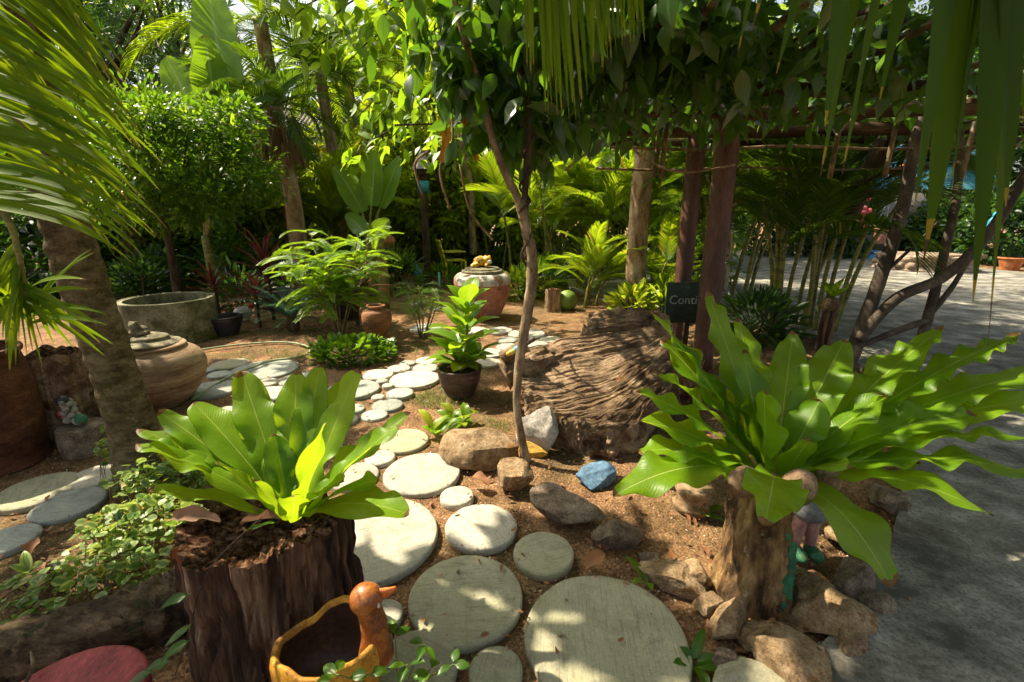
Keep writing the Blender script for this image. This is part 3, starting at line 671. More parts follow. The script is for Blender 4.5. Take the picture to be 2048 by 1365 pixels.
tag(mb.build('gravel', m_peb_make(), smooth=False), 'fine brown gravel scattered over the soil', 'gravel', kind='stuff')
n = 4200; x = rng.uniform(-3.4, 2.6, n); y = .8+6.5*rng.random(n)**1.5; k = free(x, y, -.03) | (rng.random(n) < .10); k &= ~on_drive(x, y) | (rng.random(n) < .2); x, y = x[k], y[k]
d = np.stack([rng.normal(size=len(x)), rng.normal(size=len(x)), .25*rng.normal(size=len(x))], -1)
zz = np.where(on_drive(x, y), .04, np.maximum(ground_z(x, y), 0)+.012)+np.where(free(x, y), 0, .025)
mb = MB(); leaves(mb, np.stack([x, y, zz], -1), d, .012+.045*rng.random(len(x))**3, 'oval', .35)
for q in range(420):
    tx_, ty_ = rng.uniform(-2.6, 1.6), .9+3.6*rng.random()**1.4
    if not free(np.array([tx_]), np.array([ty_]))[0]: continue
    an = rng.uniform(0, 6.28); ln = rng.uniform(.02, .09); tz = float(ground_z(np.array(tx_), np.array(ty_)))+.012; tube(mb, [(tx_, ty_, tz), (tx_+ln*.5*math.cos(an)+.004, ty_+ln*.5*math.sin(an), tz+.004), (tx_+ln*math.cos(an), ty_+ln*math.sin(an), tz)], .0014, 4, 2, cap=False)
tag(mb.build('leaf_litter', m_litter), 'small dry brown leaf bits lying on the soil', 'leaf litter', kind='stuff')

# grass and low weeds
def grass_patch(cx, cy, rx, ry, n):
    a = rng.uniform(0, 6.28, n); q = np.sqrt(rng.random(n)); p0 = G(cx, cy); x = p0[0]+rx*q*np.cos(a); y = p0[1]+ry*q*np.sin(a)
    k = free(x, y, .0) & (fbm(np.stack([x*5, y*5, 0*x], -1), 2, 3) > -.15); return np.stack([x[k], y[k], ground_z(x[k], y[k])-.003], -1)
P = np.concatenate([grass_patch(880, 795, .22, .2, 800), grass_patch(600, 712, .9, .28, 1600), grass_patch(920, 678, .3, .16, 500), grass_patch(830, 690, .5, .35, 900), grass_patch(1230, 618, 1.2, .6, 1200),
                    grass_patch(560, 660, 1.4, .5, 1100), grass_patch(950, 850, .35, .12, 400), grass_patch(820, 600, 1.5, 1.2, 1500)])
d = np.stack([rng.normal(size=len(P))*.6, rng.normal(size=len(P))*.6, .4+rng.random(len(P))], -1)
mb = MB(); leaves(mb, P, d, .02+.05*rng.random(len(P)), 'needle', .8)
tag(mb.build('grass', m_grass), 'thin patchy grass growing beside the far stepping stones', 'grass', kind='stuff')
# ------------------------------------------------------------------ ferns, stumps, rocks of the foreground
def fern(name_label, cat, base, tips, mat, waver, wfreq, dish=.12, tp_=(2.6, .5), inpl=.03, shift=0.0, b0_=.28, wsc=1.0):
    root = thing('birds_nest_fern', name_label, cat, base)
    for i, (px, py, wpx, dy, lift) in enumerate(tips):
        tip = D(px, py, base[1]+dy); L = np.linalg.norm(tip-base); hw = M(wpx, tip)/2*(wsc if dy > .05 else min(1, wsc*1.12))
        h = tip-base; h = np.array([h[0], h[1], 0]); hn = h/max(np.linalg.norm(h), .05)
        st = np.asarray(base)+hn*.035+np.array([0, 0, .01*(i % 3)])
        mid = st+(tip-st)*.5+UP*lift*L+hn*.0
        C = bez(st, mid, tip, 84); mb = MB()
        tn = rng.uniform(.42, .60)+shift
        def wf(t, hw=hw, tn=tn):
            a = np.clip(t/tn, 0, 1); b = np.clip((t-tn)/(1-tn), 0, 1)
            return hw*(b0_+(1-b0_)*np.sin(a*np.pi/2)**1.2)*np.power(np.maximum(1e-4, 1-b**tp_[0]), tp_[1])+.0008
        strip(mb, C, up_of(C), wf, K=9, dish=dish+rng.uniform(-.05, .08), wave=waver*rng.uniform(.6, 1.2), wfreq=wfreq*rng.uniform(.85, 1.15), phase=rng.uniform(0, 6), rag=.05, twist=rng.uniform(-.35, .35), inpl=inpl)
        o = mb.build('frond', mat, root)
    return root
# tall rotten stump under the left fern
def stump(root, c, rx, ry, h, mat, top_mat, seed, groove=.10, jag=.05, n=150, nz=40, flare=.08, hollow=.04, crv=0.0):
    a = np.linspace(0, 2*np.pi, n, endpoint=False); V = []
    ca, sa = np.cos(a), np.sin(a)
    g = fbm(np.stack([ca*3.2, sa*3.2, 0*a], -1), 4, seed); g2 = np.abs(fbm(np.stack([ca*9, sa*9, 0*a+4], -1), 3, seed+3))
    top = h*(1+jag*2*fbm(np.stack([ca*2.5, sa*2.5, 0*a+9], -1), 4, seed+5))
    for k in range(nz):
        t = k/(nz-1); tw = .15*t
        dr = fbm(np.stack([ca*2, sa*2, 0*a+t*2.5], -1), 2, seed+30); cv = vnoise(np.stack([ca*2.6+dr*.3, sa*2.6, 0*a+3+t*.5], -1), seed+31); cv2 = vnoise(np.stack([ca*6+dr*.6, sa*6, 0*a+7+t*.7], -1), seed+32)
        g3 = fbm(np.stack([ca*14, sa*14, 0*a+t*1.6], -1), 3, seed+8)-crv*(7*np.exp(-(cv/.06)**2)+3.5*np.exp(-(cv2/.07)**2))+crv*2.2*fbm(np.stack([ca*5, sa*5, 0*a+t*7], -1), 3, seed+33)
        R = 1+groove*g*1.3-groove*1.5*g2+.03*g3+flare*(1-t)**2+.02*vnoise(np.stack([ca*2, sa*2, 0*a+t*6], -1), seed)
        V.append(np.stack([c[0]+rx*R*np.cos(a+tw), c[1]+ry*R*np.sin(a+tw), c[2]+t*top], -1))
    mb = MB(); mb.add(np.array(V).reshape(-1, 3), grid_faces(nz, n, True)); mb.build('trunk_body', mat, root)
    last = V[-1]; cen = np.array([c[0], c[1], c[2]+h-hollow]); U = []
    for k, q in enumerate(np.linspace(0, 1, 16)):
        p = last*(1-q)+cen*q; ns = fbm(p*28, 4, seed+2); p = p.copy(); p[:, 2] += (.026*ns+.020*fbm(p*75, 3, 1))*min(1, q*6)-hollow*.5*math.sin(q*math.pi)
        p[:, 2] -= .0 if q else .001; U.append(p)
    mb = MB(); mb.add(np.array(U).reshape(-1, 3), grid_faces(16, n, True)); mb.build('decayed_top', top_mat, root)
SB = np.array([-.80, 1.27, 0.0])
st = thing('tree_stump', 'tall dark rotten stump with crumbling top carrying the left fern', 'stump', SB)
stump(st, SB-np.array([0, 0, .03]), .27, .20, .525, m_stump, m_crumb, 11, .10, .06, 300, 70, crv=.85)
FB = np.array([-.72, 1.28, .50])
fern('bright yellow green bird nest fern with broad fronds on the tall rotten stump', 'fern', FB, [
    (482, 742, 82, .28, .02), (592, 742, 78, .30, .0), (640, 728, 62, .34, .0), (716, 738, 66, .26, .02), (690, 758, 60, .40, .02),
    (386, 806, 86, .16, .08), (316, 824, 72, .10, .10), (274, 858, 60, .02, .12), (272, 888, 66, -.04, .12), (292, 984, 44, -.12, .14), (352, 870, 70, .22, .1),
    (822, 826, 56, .16, .06), (800, 850, 66, .06, .10), (818, 1030, 96, -.10, .20), (776, 862, 60, .28, .06),
    (648, 846, 84, -.05, .03), (432, 925, 74, -.12, .12), (548, 868, 60, .14, .0), (590, 990, 60, -.16, .10), (505, 962, 56, -.14, .12), (688, 960, 56, -.10, .12), (760, 960, 60, .0, .14), (408, 830, 60, .3, .06), (560, 800, 60, .34, .02), (620, 900, 60, .2, .0)],
    m_frond, .016, 34, .14, (2.2, .6), .04, .05, .22, .9)
# dead frond and coir at the stump's top
for (px, py, z, az, L, lab) in [(440, 1045, .50, 2.9, .20, 'curled dry brown fern frond lying on the rotten stump'), (480, 1050, .53, .4, .11, 'small curled husk on the rotten stump beside the dry frond')]:
    p = G(px, py, z); mb = MB(); C = arch(p, az, .15, L, .6, 14); strip(mb, C, UP, lambda t: .026*np.sin(np.pi*np.clip(t*.92+.06, 0, 1)), K=9, dish=1.0, wave=.012, wfreq=70, rag=.2, twist=1.2)
    tag(mb.build('dry_frond', leaf_mat('dry_frond_'+str(px), (.20, .10, .055), (.33, .20, .12), None, .1, .8)), lab, 'dry leaf')

# weathered root pedestal and the right fern
RB = G(1532, 1216); RB = RB+np.array([0, .10, 0])
rt = thing('root_pedestal', 'golden brown weathered root log with a dark hole under the right fern', 'stump', RB)
a = np.linspace(0, 2*np.pi, 140, endpoint=False); V = []; nz = 60
for k in range(nz):
    t = k/(nz-1); ca, sa = np.cos(a), np.sin(a); zz = -.05+t*.47
    cx = RB[0]+.02*t-.02; cy = RB[1]+.05*t
    R = .112-.010*t+.040*(1-t)**2+.036*fbm(np.stack([ca*1.6, sa*1.6, 0*a+t*1.6], -1), 4, 21)+.014*fbm(np.stack([ca*5, sa*5, 0*a+t*6], -1), 3, 26)+.030*np.abs(fbm(np.stack([ca*4+t, sa*4, 0*a+t*1.5], -1), 3, 22))+.006*fbm(np.stack([ca*16, sa*16, 0*a+t*5], -1), 3, 24)
    hole = np.exp(-(((a-4.45+6.283) % 6.283-0.0+3.1416) % 6.283-3.1416)**2/.05)*np.exp(-((t-.70)/.05)**2); R = R-.07*hole
    V.append(np.stack([cx+R*ca, cy+R*sa*.9, zz+.03*fbm(np.stack([ca, sa, 0*a+3], -1), 2, 5)*t], -1))
cen = V[-1].mean(0)
for q in (.35, .7, .98): V.append(V[-1]*(1-q)+(cen-np.array([0, 0, .015]))*q)
mb = MB(); mb.add(np.array(V).reshape(-1, 3), grid_faces(len(V), 140, True)); mb.build('log_body', m_root, rt)
pp = np.array(V)[6:46, 112:140]; nn = pp-np.array([RB[0], RB[1], 0]); nn[..., 2] = 0
ff = grid_faces(*pp.shape[:2]); fc_ = (pp.reshape(-1, 3))[ff].mean(1); rr_, cc_ = np.divmod(ff[:, 0], pp.shape[1]); ed_ = np.minimum(np.minimum(cc_, pp.shape[1]-2-cc_)/9, np.minimum(rr_, pp.shape[0]-2-rr_)/12); ff = ff[fbm(fc_*38, 4, 66)+1.3*ed_ > .38]
mb = MB(); mb.add((pp+nrm(nn)*.003).reshape(-1, 3), ff); tag(mb.build('painted_flank', m_green_paint, rt), 'flank of the root log with flaking green paint')
FR = np.array([RB[0]+.045, RB[1]+.05, .46])
fern('huge deep green bird nest fern with wavy fronds overhanging the driveway', 'fern', FR, [
    (1226, 994, 128, -.20, .26), (1276, 842, 116, .06, .14), (1276, 905, 112, -.02, .18), (1272, 784, 80, .12, .16), (1300, 625, 104, .34, .10), (1322, 680, 96, .30, .10), (1414, 584, 98, .40, .06), (1476, 636, 92, .46, .04), (1310, 740, 90, .2, .12), (1300, 960, 96, -.1, .2),
    (1586, 662, 96, .42, .02), (1690, 680, 112, .36, .05), (1888, 655, 104, .34, .08), (2042, 668, 96, .28, .10), (2110, 742, 104, .16, .12), (2120, 800, 100, .06, .14),
    (2085, 880, 104, -.12, .18), (2110, 960, 110, -.26, .20), (1986, 1034, 110, -.34, .28), (1782, 1172, 190, -.44, .36), (1530, 1048, 150, -.44, .24), (1484, 700, 100, .2, .04), (1528, 780, 150, .02, .02),
    (1418, 760, 96, .24, .08), (1640, 800, 110, .10, .02), (1770, 790, 120, .10, .06), (1950, 830, 110, .0, .14), (1620, 880, 90, -.14, .08), (1840, 930, 120, -.14, .18), (1700, 930, 90, -.22, .14)],
    m_frond2, .020, 42, .12, (1.8, .8), .03, .14, .12, .74)
for i, (px, py, z, r, lab) in enumerate([(1486, 964, .43, .060, 'pale cracked coconut husk left of the hanging yellowed frond'), (1596, 976, .43, .068, 'brown coconut husk right of the hanging yellowed frond'), (1655, 960, .44, .05, 'coconut husk tucked beneath the broad drooping frond')]):
    p = D(px, py, RB[1]+[-.10, -.12, -.04][i]); mb = MB(); ball(mb, p, (r*.85, r*.8, r*1.05), 3, (0.3, .2, i), .12, i+3)
    tag(mb.build('coconut_husk', m_husk), lab, 'coconut husk', 'coconut husks under the right fern')
# garden figure behind the log
p = G(1640, 1150)+np.array([.02, .12, 0]); f = thing('garden_figurine', 'painted garden figurine with green feet half hidden behind the root log', 'figurine', p)
mb = MB()
for s_ in (-1, 1): ball(mb, p+np.array([.035*s_-.03, -.03, .03]), (.032, .055, .03), 2)
mb.build('green_shoe', m_green_paint, f)
mb = MB()
for s_ in (-1, 1): tube(mb, [p+np.array([.035*s_-.03, 0, .05]), p+np.array([.03*s_-.03, 0, .14]), p+np.array([.02*s_-.02, .01, .22])], [.022, .028, .032], 10)
mb.build('leg', m_skin, f)
mb = MB(); lathe(mb, smooth_prof([(.055, .19), (.075, .22), (.07, .28), (.05, .33), (.001, .34)], 4), p+np.array([-.02, .01, 0]), 24); mb.build('coat', m_metal, f)

# rocks
def rock(label, px, py, wpx, asp, hgt, seed, mat, rz=0.0, sink=.25, cuts=13, group='rocks edging the bed', sub=4, name='rock', lift=0.0):
    p = G(px, py, 0); W = M(wpx, p)/2; v, f = ICO[sub]; v = v.copy(); r2 = np.random.default_rng(seed)
    for _ in range(cuts):
        d = nrm(r2.normal(size=3)); k = r2.uniform(.48, .82); s_ = v @ d; over = s_ > k; v[over] -= d*((s_[over]-k)*.97)[:, None]
    v = v*(1.14+.10*fbm(v*1.4+seed, 2, seed)+.055*fbm(v*5+seed, 4, seed+1)-.05*np.abs(fbm(v*3.2+seed, 2, seed+2)))[:, None]
    v = v*np.array([W, W*asp, W*hgt]); c_, s_ = math.cos(rz), math.sin(rz); v = np.stack([v[:, 0]*c_-v[:, 1]*s_, v[:, 0]*s_+v[:, 1]*c_, v[:, 2]], -1)
    mb = MB(); mb.add(v, t=f); o = mb.build(name, mat); o.location = p+np.array([0, 0, W*hgt*(1-2*sink)*.9+lift]); return tag(o, label, 'rock', group)
rock('large tan boulder between the seedlings and the thin tree', 965, 912, 150, .75, .55, 3, m_rock)
rock('yellowish rounded rock at the foot of the thin tree', 1022, 972, 84, .95, .85, 5, m_rock, .5)
rock('long grey brown rock in front of the blue painted stone', 1126, 1030, 148, .62, .52, 8, m_rock_grey, -.45)
rock('upright egg shaped brown rock beside the long grey brown one', 1236, 1082, 100, .8, .78, 13, m_rock_grey, .3)
rock('flat tan rock beside the root log, left of it', 1352, 1172, 150, .55, .36, 17, m_rock, -.55)
rock('small pale yellow rock between two larger tan ones', 1412, 1218, 62, .9, .75, 19, m_rock)
rock('angular tan rock leaning against the foot of the root log', 1462, 1258, 112, .7, .75, 23, m_rock, .7)
rock('biggest dark tan rock at the bottom edge near the driveway', 1572, 1345, 175, .75, .66, 29, m_rock, -.6)
rock('big square sunlit rock right of the root log', 1655, 1240, 160, .8, .66, 31, m_rock, .2)
rock('grey cracked rock behind the big square one beside the driveway', 1700, 1178, 110, .8, .7, 37, m_rock_grey, .4)
rock('small smooth grey rock at the bottom, left of the biggest one', 1452, 1335, 66, .8, .6, 41, m_rock_grey)
rock('flat greenish concrete lump cut by the bottom edge', 1490, 1395, 190, .7, .25, 43, m_step_green)
rock('rough brown rock at the edge of the driveway behind the drooping frond', 1775, 1010, 70, 1.3, .8, 47, m_rock_grey)
rock('brown rock under the drooping frond beside the driveway', 1700, 1085, 80, 1.0, .9, 49, m_rock)
for i, (px, py, w_, hh, m_, lab) in enumerate([(1505, 1285, 90, .8, m_rock, 'tan rock wedged between the angular rock and the biggest dark one'), (1612, 1190, 100, .7, m_rock, 'tan rock tucked behind the big square one at the log'), (1700, 1300, 90, .7, m_rock, 'rust stained rock below the big square one beside the drive'), (1395, 1165, 74, .7, m_rock, 'small rust rock behind the pale yellow one'), (1740, 1215, 70, .8, m_rock_grey, 'small grey rock at the driveway edge right of the cracked one'), (1300, 1128, 60, .6, m_rock_grey, 'small brown stone behind the flat tan rock'), (1640, 1330, 70, .6, m_rock, 'small tan rock right of the biggest dark one')]):
    rock(lab, px, py, w_, .85, hh, 101+7*i, m_, .6*i)
rock('blue painted stone under the driftwood', 1192, 962, 78, .7, .62, 53, m_blue_rock, .3, group='painted stones')
wr = thing('painted_block', 'white painted stone block with a yellow painted foot behind the thin tree', 'rock', G(1075, 895), 'painted stones')
o1 = rock(None, 1080, 902, 92, .45, 1.35, 59, m_white_rock, -.4, .2, name='stone_block'); 
for k in ('category', 'group'): del o1[k]
o1.parent = wr; o1.location = Vector(o1.location)-wr.location
o2 = rock(None, 1062, 906, 60, .45, .45, 61, plain('yellow_rock_paint', (.45, .27, .04), .8), -.4, .2, name='painted_foot')
for k in ('category', 'group'): del o2[k]
o2.parent = wr; o2.location = Vector(o2.location)-wr.location

# big driftwood root fan: fibres run from the high right horn to the left tip and down to the broken front edge
DW = thing('driftwood_root', 'huge grey brown driftwood root with combed ridges sweeping to its broken front', 'driftwood', G(1200, 880))
F = [  # each fibre: (px, py, distance)
    [(1345, 655, 3.62), (1285, 668, 3.66), (1200, 680, 3.66), (1110, 690, 3.60), (1040, 705, 3.52)],
    [(1350, 668, 3.52), (1290, 690, 3.50), (1205, 715, 3.42), (1110, 735, 3.30), (1030, 748, 3.22)],
    [(1352, 685, 3.42), (1295, 715, 3.32), (1215, 755, 3.14), (1120, 785, 3.00), (1040, 790, 2.96)],
    [(1352, 705, 3.34), (1300, 745, 3.16), (1235, 795, 2.94), (1150, 830, 2.78), (1075, 836, 2.74)],
    [(1350, 725, 3.26), (1308, 768, 3.04), (1255, 812, 2.82), (1190, 842, 2.68), (1116, 852, 2.63)],
    [(1345, 745, 3.20), (1312, 784, 2.98), (1275, 826, 2.76), (1228, 852, 2.62), (1170, 864, 2.57)],
    [(1338, 765, 3.14), (1312, 798, 2.92), (1286, 832, 2.72), (1262, 858, 2.62), (1228, 872, 2.55)]]
F = np.array([[D(*q) for q in row] for row in F])
def resample(A, n, ax):
    A = np.moveaxis(A, ax, 0); P = smooth_prof(A.reshape(len(A), -1), 24); idx = np.linspace(0, len(P)-1, n)
    i = np.clip(idx.astype(int), 0, len(P)-2); q = (idx-i)[:, None]; return np.moveaxis((P[i]*(1-q)+P[i+1]*q).reshape((n,)+A.shape[1:]), 0, ax)
Sf = resample(resample(F, 330, 0), 110, 1)                       # [across, along, 3]
Tn = np.gradient(Sf, axis=1); Ta = np.gradient(Sf, axis=0); Nn = nrm(np.cross(Tn, Ta)); Nn *= np.sign(Nn[..., 2:3]+1e-9)
ac = np.linspace(0, 1, 330)[:, None]+0*np.linspace(0, 1, 110)[None]; al = 0*np.linspace(0, 1, 330)[:, None]+np.linspace(0, 1, 110)[None]
wv = np.stack([ac*92+1.1*fbm(np.stack([ac*7, al*3, 0*ac], -1), 3, 70), al*1.5, 0*ac], -1); r1 = np.abs(fbm(wv, 3, 71)); r2_ = fbm(np.stack([ac*170, al*9, 0*ac], -1), 3, 73); cr = fbm(np.stack([ac*40, al*22, 0*ac], -1), 3, 75)
hgt = .028*np.clip(r1*5, 0, 1)*(.25+1.5*np.clip(.5+1.3*fbm(np.stack([ac*8, al*6, 0*ac], -1), 3, 72), 0, 1))+.008*r2_+.010*np.minimum(0, cr+.15)+.004*cr+.05*fbm(np.stack([ac*3, al*2, 0*ac], -1), 2, 77)
edge = np.clip((al-.86)/.14, 0, 1); hgt += .03*edge*fbm(np.stack([ac*38, al*30, 0*ac], -1), 3, 79)
Sd = Sf+Nn*hgt[..., None]
mb = MB(); mb.add(Sd.reshape(-1, 3), grid_faces(330, 110)); mb.build('ridged_face', m_drift, DW)
def skirt(edge_line, target, name, mat, rows=26, amp=.035, seed=0, bulge=.0):
    E = np.asarray(edge_line); Tg = np.asarray(target); V = []
    for q in np.linspace(0, 1, rows):
        p = E*(1-q)+Tg*q; out = nrm(np.cross(np.gradient(E, axis=0), UP)); ns = fbm(np.stack([p[:, 0]*13, p[:, 1]*13, p[:, 2]*13], -1), 5, seed); fl = fbm(np.stack([np.arange(len(p))*.05+q*2.5, 0*p[:, 0]+q*3.0, 0*p[:, 0]], -1), 4, seed+1)
        V.append(p+out*((amp*ns+amp*.8*fl+bulge*math.sin(q*math.pi))*min(1, q*4))[:, None])
    mb = MB(); mb.add(np.array(V).reshape(-1, 3), grid_faces(rows, len(E))); mb.build(name, mat, DW)
e = Sd[:, -1]; tgt = e.copy(); tgt[:, 2] = -.03; tgt[:, 0] += np.linspace(.10, .02, len(e)); tgt[:, 1] += np.linspace(.08, -.03, len(e)); tgt[:, 2] = np.where(np.linspace(0, 1, len(e)) < .4, .04, -.03)
skirt(e, tgt, 'broken_edge', m_drift_pale, 44, .05, 81)
e = Sd[-1, ::-1]; tgt = e.copy(); tgt[:, 2] = -.03; tgt[:, 0] += .03; tgt[:, 1] += np.linspace(-.03, .06, len(e))
skirt(e, tgt, 'torn_flank', m_drift_pale, 30, .05, 85)
e = Sd[0]; tgt = e.copy(); tgt[:, 2] = -.03; tgt[:, 1] -= .02; skirt(e, tgt, 'back_flank', m_drift, 12, .02, 87)
e = Sd[::-1, 0]; tgt = e.copy(); tgt[:, 2] = -.03; tgt[:, 0] += .05; skirt(e, tgt, 'horn_flank', m_drift, 12, .03, 89)
mb = MB(); tube(mb, [D(1010, 752, 3.2), D(1045, 735, 3.25), D(1100, 720, 3.4), D(1170, 700, 3.55)], [.10, .10, .085, .06], 60, 16, .25, 91, ridge=.3); mb.build('cut_root', m_drift, DW)
mb = MB(); p0 = D(1004, 716, 3.2); tube(mb, [p0, D(1030, 700, 3.2), D(1052, 688, 3.22)], [.05, .045, .035], 14, 5, .2, 92); mb.build('knotted_tip', m_drift, DW)
mb = MB(); tube(mb, [D(1178, 652, 3.95), D(1230, 646, 3.95), D(1290, 645, 3.9), D(1335, 650, 3.8)], [.10, .11, .10, .08], 70, 16, .3, 93, ridge=.35); mb.build('rear_limb', m_drift, DW)
mb = MB(); tube(mb, [D(1178, 668, 3.9), G(1170, 700)-np.array([0, 0, .05])], [.07, .12], 50, 10, .3, 94, ridge=.4); mb.build('rear_foot', m_drift, DW)
tag(DW)
# painted bird perched on the cut root
p = D(1035, 700, 3.14); b = thing('bird_figurine', 'painted toy bird with yellow and turquoise feathers on the driftwood tip', 'figurine', p)
mb = MB(); ball(mb, p, (.05, .03, .032), 2, (0, -.5, 0)); mb.build('body', m_turq, b)
mb = MB(); ball(mb, p+np.array([-.045, -.012, -.015]), (.042, .022, .02), 2, (0, -.5, 0)); mb.build('wing', plain('yellow_feather', (.62, .40, .04)), b)
mb = MB(); tube(mb, [p+np.array([.03, 0, .02]), p+np.array([.075, 0, .05]), p+np.array([.12, 0, .085])], [.018, .014, .02], 8); mb.build('tail', m_pot, b)

# thin twin tree in the middle
def on_line(pts, y0, y1): return [D(px, py, y0+(y1-y0)*i/(len(pts)-1)) for i, (px, py) in enumerate(pts)]
tt = thing('thin_tree', 'slender pale tree with two twisting stems in front of the driftwood', 'tree', G(1050, 915))
mb = MB(); L1 = on_line([(1052, 925), (1044, 880), (1034, 820), (1036, 750), (1044, 690), (1056, 620), (1064, 560), (1062, 500), (1050, 450), (1044, 400)], 2.50, 2.62); tube(mb, L1, [.032, .025, .023, .025, .028, .031, .032, .030, .027, .024], 16, 8, .16, 4); mb.build('trunk', m_bark_thin, tt)
mb = MB(); tube(mb, on_line([(1056, 520), (1050, 430), (1052, 340), (1060, 270), (1056, 200), (1040, 120), (1046, 30), (1050, -60)], 2.60, 2.75), [.020, .019, .018, .017, .016, .015], 12, 8, .2, 5); mb.build('stem', m_bark_dark, tt)
mb = MB(); tube(mb, on_line([(1046, 440), (1034, 395), (1012, 350), (992, 300), (975, 240), (955, 160), (930, 80), (900, -30)], 2.60, 2.7), [.024, .021, .02, .019, .018, .016], 12, 8, .2, 6); mb.build('stem', m_bark_thin, tt)
mb = MB(); t_ = np.linspace(0, 1, 40); cl = smooth_prof(on_line([(1058, 560), (1050, 450), (1050, 380), (1056, 300), (1060, 230)], 2.58, 2.64), 10)[:40]
cl = np.array(cl); cl = cl+np.stack([.03*np.cos(np.arange(len(cl))*.75), .03*np.sin(np.arange(len(cl))*.75), 0*np.arange(len(cl))], -1); tube(mb, cl, .007, 6, 2, 0, cap=False); mb.build('twining_vine', m_bark_dark, tt)

# duck planter
DP = G(650, 1268, .34); DP = np.array([DP[0], DP[1], 0.0])
dk = thing('duck_planter', 'yellow clay bowl planter with a brown duck head at the front edge', 'planter', DP)
n = 64; a = np.linspace(0, 2*np.pi, n, endpoint=False)
def bowl(prof, lip):
    V = []
    for R, z, k in prof:
        rz = lip(a)*k; ov = 1+.10*np.cos(2*a)*k
        V.append(np.stack([DP[0]+R*ov*np.cos(a), DP[1]+R*.74*np.sin(a)*(1-.06*np.cos(2*a)), z+rz], -1))
    return np.array(V)
lip = lambda a: .034*np.cos(a-.7)+.014*np.cos(2*a-2.0)+.006*np.sin(5*a)+.003*np.sin(11*a)
outer = bowl([(.05, .10, 0), (.085, .105, 0), (.118, .135, .1), (.140, .185, .3), (.149, .235, .55), (.147, .285, .8), (.138, .322, 1), (.131, .330, 1), (.122, .326, 1), (.118, .312, 1)], lip)
mb = MB(); mb.add(outer.reshape(-1, 3), grid_faces(len(outer), n, True)); mb.build('bowl', m_yellow, dk)
inner = bowl([(.1182, .312, 1), (.124, .28, .8), (.122, .23, .5), (.10, .18, .2), (.05, .165, 0), (.001, .165, 0)], lip)
mb = MB(); mb.add(inner.reshape(-1, 3), grid_faces(len(inner), n, True)); mb.build('bowl_inside', m_inner, dk)
hb = DP+np.array([.130, .015, .33]); hd = D(732, 1198, hb[1]+.01); hr = M(32, hd)
mb = MB(); tube(mb, [hb+np.array([.0, 0, -.08]), hb+np.array([.005, 0, -.01]), (hb+hd)/2+np.array([.004, 0, .0]), hd+np.array([0, 0, -.01])], [.050, .040, .034, .034], 24, 6)
ball(mb, hd, (hr*1.02, hr*.95, hr*1.0), 3); nk = mb.build('head', m_duckhead, dk)
md = nk.modifiers.new('merge', 'REMESH'); md.mode = 'VOXEL'; md.voxel_size = .0045; md.use_smooth_shade = True
mb = MB(); bk = hd+np.array([hr*1.0, .01, .004]); tube(mb, [bk-np.array([.02, 0, 0]), bk+np.array([.012, .004, .006]), bk+np.array([.036, .01, .014])], [.020, .015, .006], 12, 4, flat=.55); mb.build('beak', m_beak, nk)
mb = MB(); ball(mb, hd+np.array([hr*.88, -hr*.42, -.004]), (.005, .004, .009), 2); mb.build('eye', m_whitefig, nk)
mb = MB(); lathe(mb, smooth_prof([(.10, -.02), (.105, .03), (.085, .07), (.075, .101)], 3), DP, 28, wob=.05); mb.build('pedestal', m_pinkpot, dk)

# fallen log and red slab
mb = MB(); tube(mb, [G(-120, 1345, .07), G(40, 1300, .07), G(190, 1262, .075), G(330, 1215, .08), G(380, 1195, .08)], [.085, .095, .10, .115, .12], 36, 14, .22, 33)
tag(mb.build('fallen_log', m_log), 'fallen mossy log lying beside the tall rotten stump', 'log')
p = G(118, 1424, .20); r = M(290, p)/2; rs = thing('red_slab', 'round red painted wood slab with a grey crack at the bottom corner', 'wood slab', (p[0], p[1], 0))
mb = MB(); lathe(mb, [(r*.9, .0), (r*.95, .1), (r, .19), (r*.985, .208), (r*.94, .212), (r*.6, .213), (r*.3, .214), (.001, .214)], (p[0], p[1], 0), 60, wob=.03, seed=3); mb.build('slab', m_redpaint, rs)
mb = MB(); c0 = G(65, 1308, .222); c1 = G(48, 1370, .222); tube(mb, [c0, (c0+c1)/2+np.array([.012, 0, 0]), c1], [.012, .008, .006], 8, 5, .3, 3, flat=.3); mb.build('crack', m_rock_grey, rs)
# ------------------------------------------------------------------ jars, pots, figures of the garden
def pot(name, label, cat, px, py, wpx, prof, mat, group=None, rim=None, soil=None, n=40, wob=.01, parts=None):
    """lathe pot standing on the ground at px,py; profile in units of its half width"""
    p = G(px, py); s = M(wpx, p)/2; r = thing(name, label, cat, p, group)
    mb = MB(); lathe(mb, smooth_prof(np.array(prof)*s, 5), p, n, wob=wob, seed=int(px)); mb.build('pot_body', mat, r)
    if rim: mb = MB(); lathe(mb, smooth_prof(np.array(rim)*s, 4), p, n); mb.build('rim', mat, r)
    if soil: mb = MB(); lathe(mb, [(soil[0]*s, soil[1]*s), (soil[0]*s*.5, soil[1]*s+.012), (.001, soil[1]*s+.015)], p, 24, wob=.05); mb.build('soil', m_soil, r)
    return r, p, s
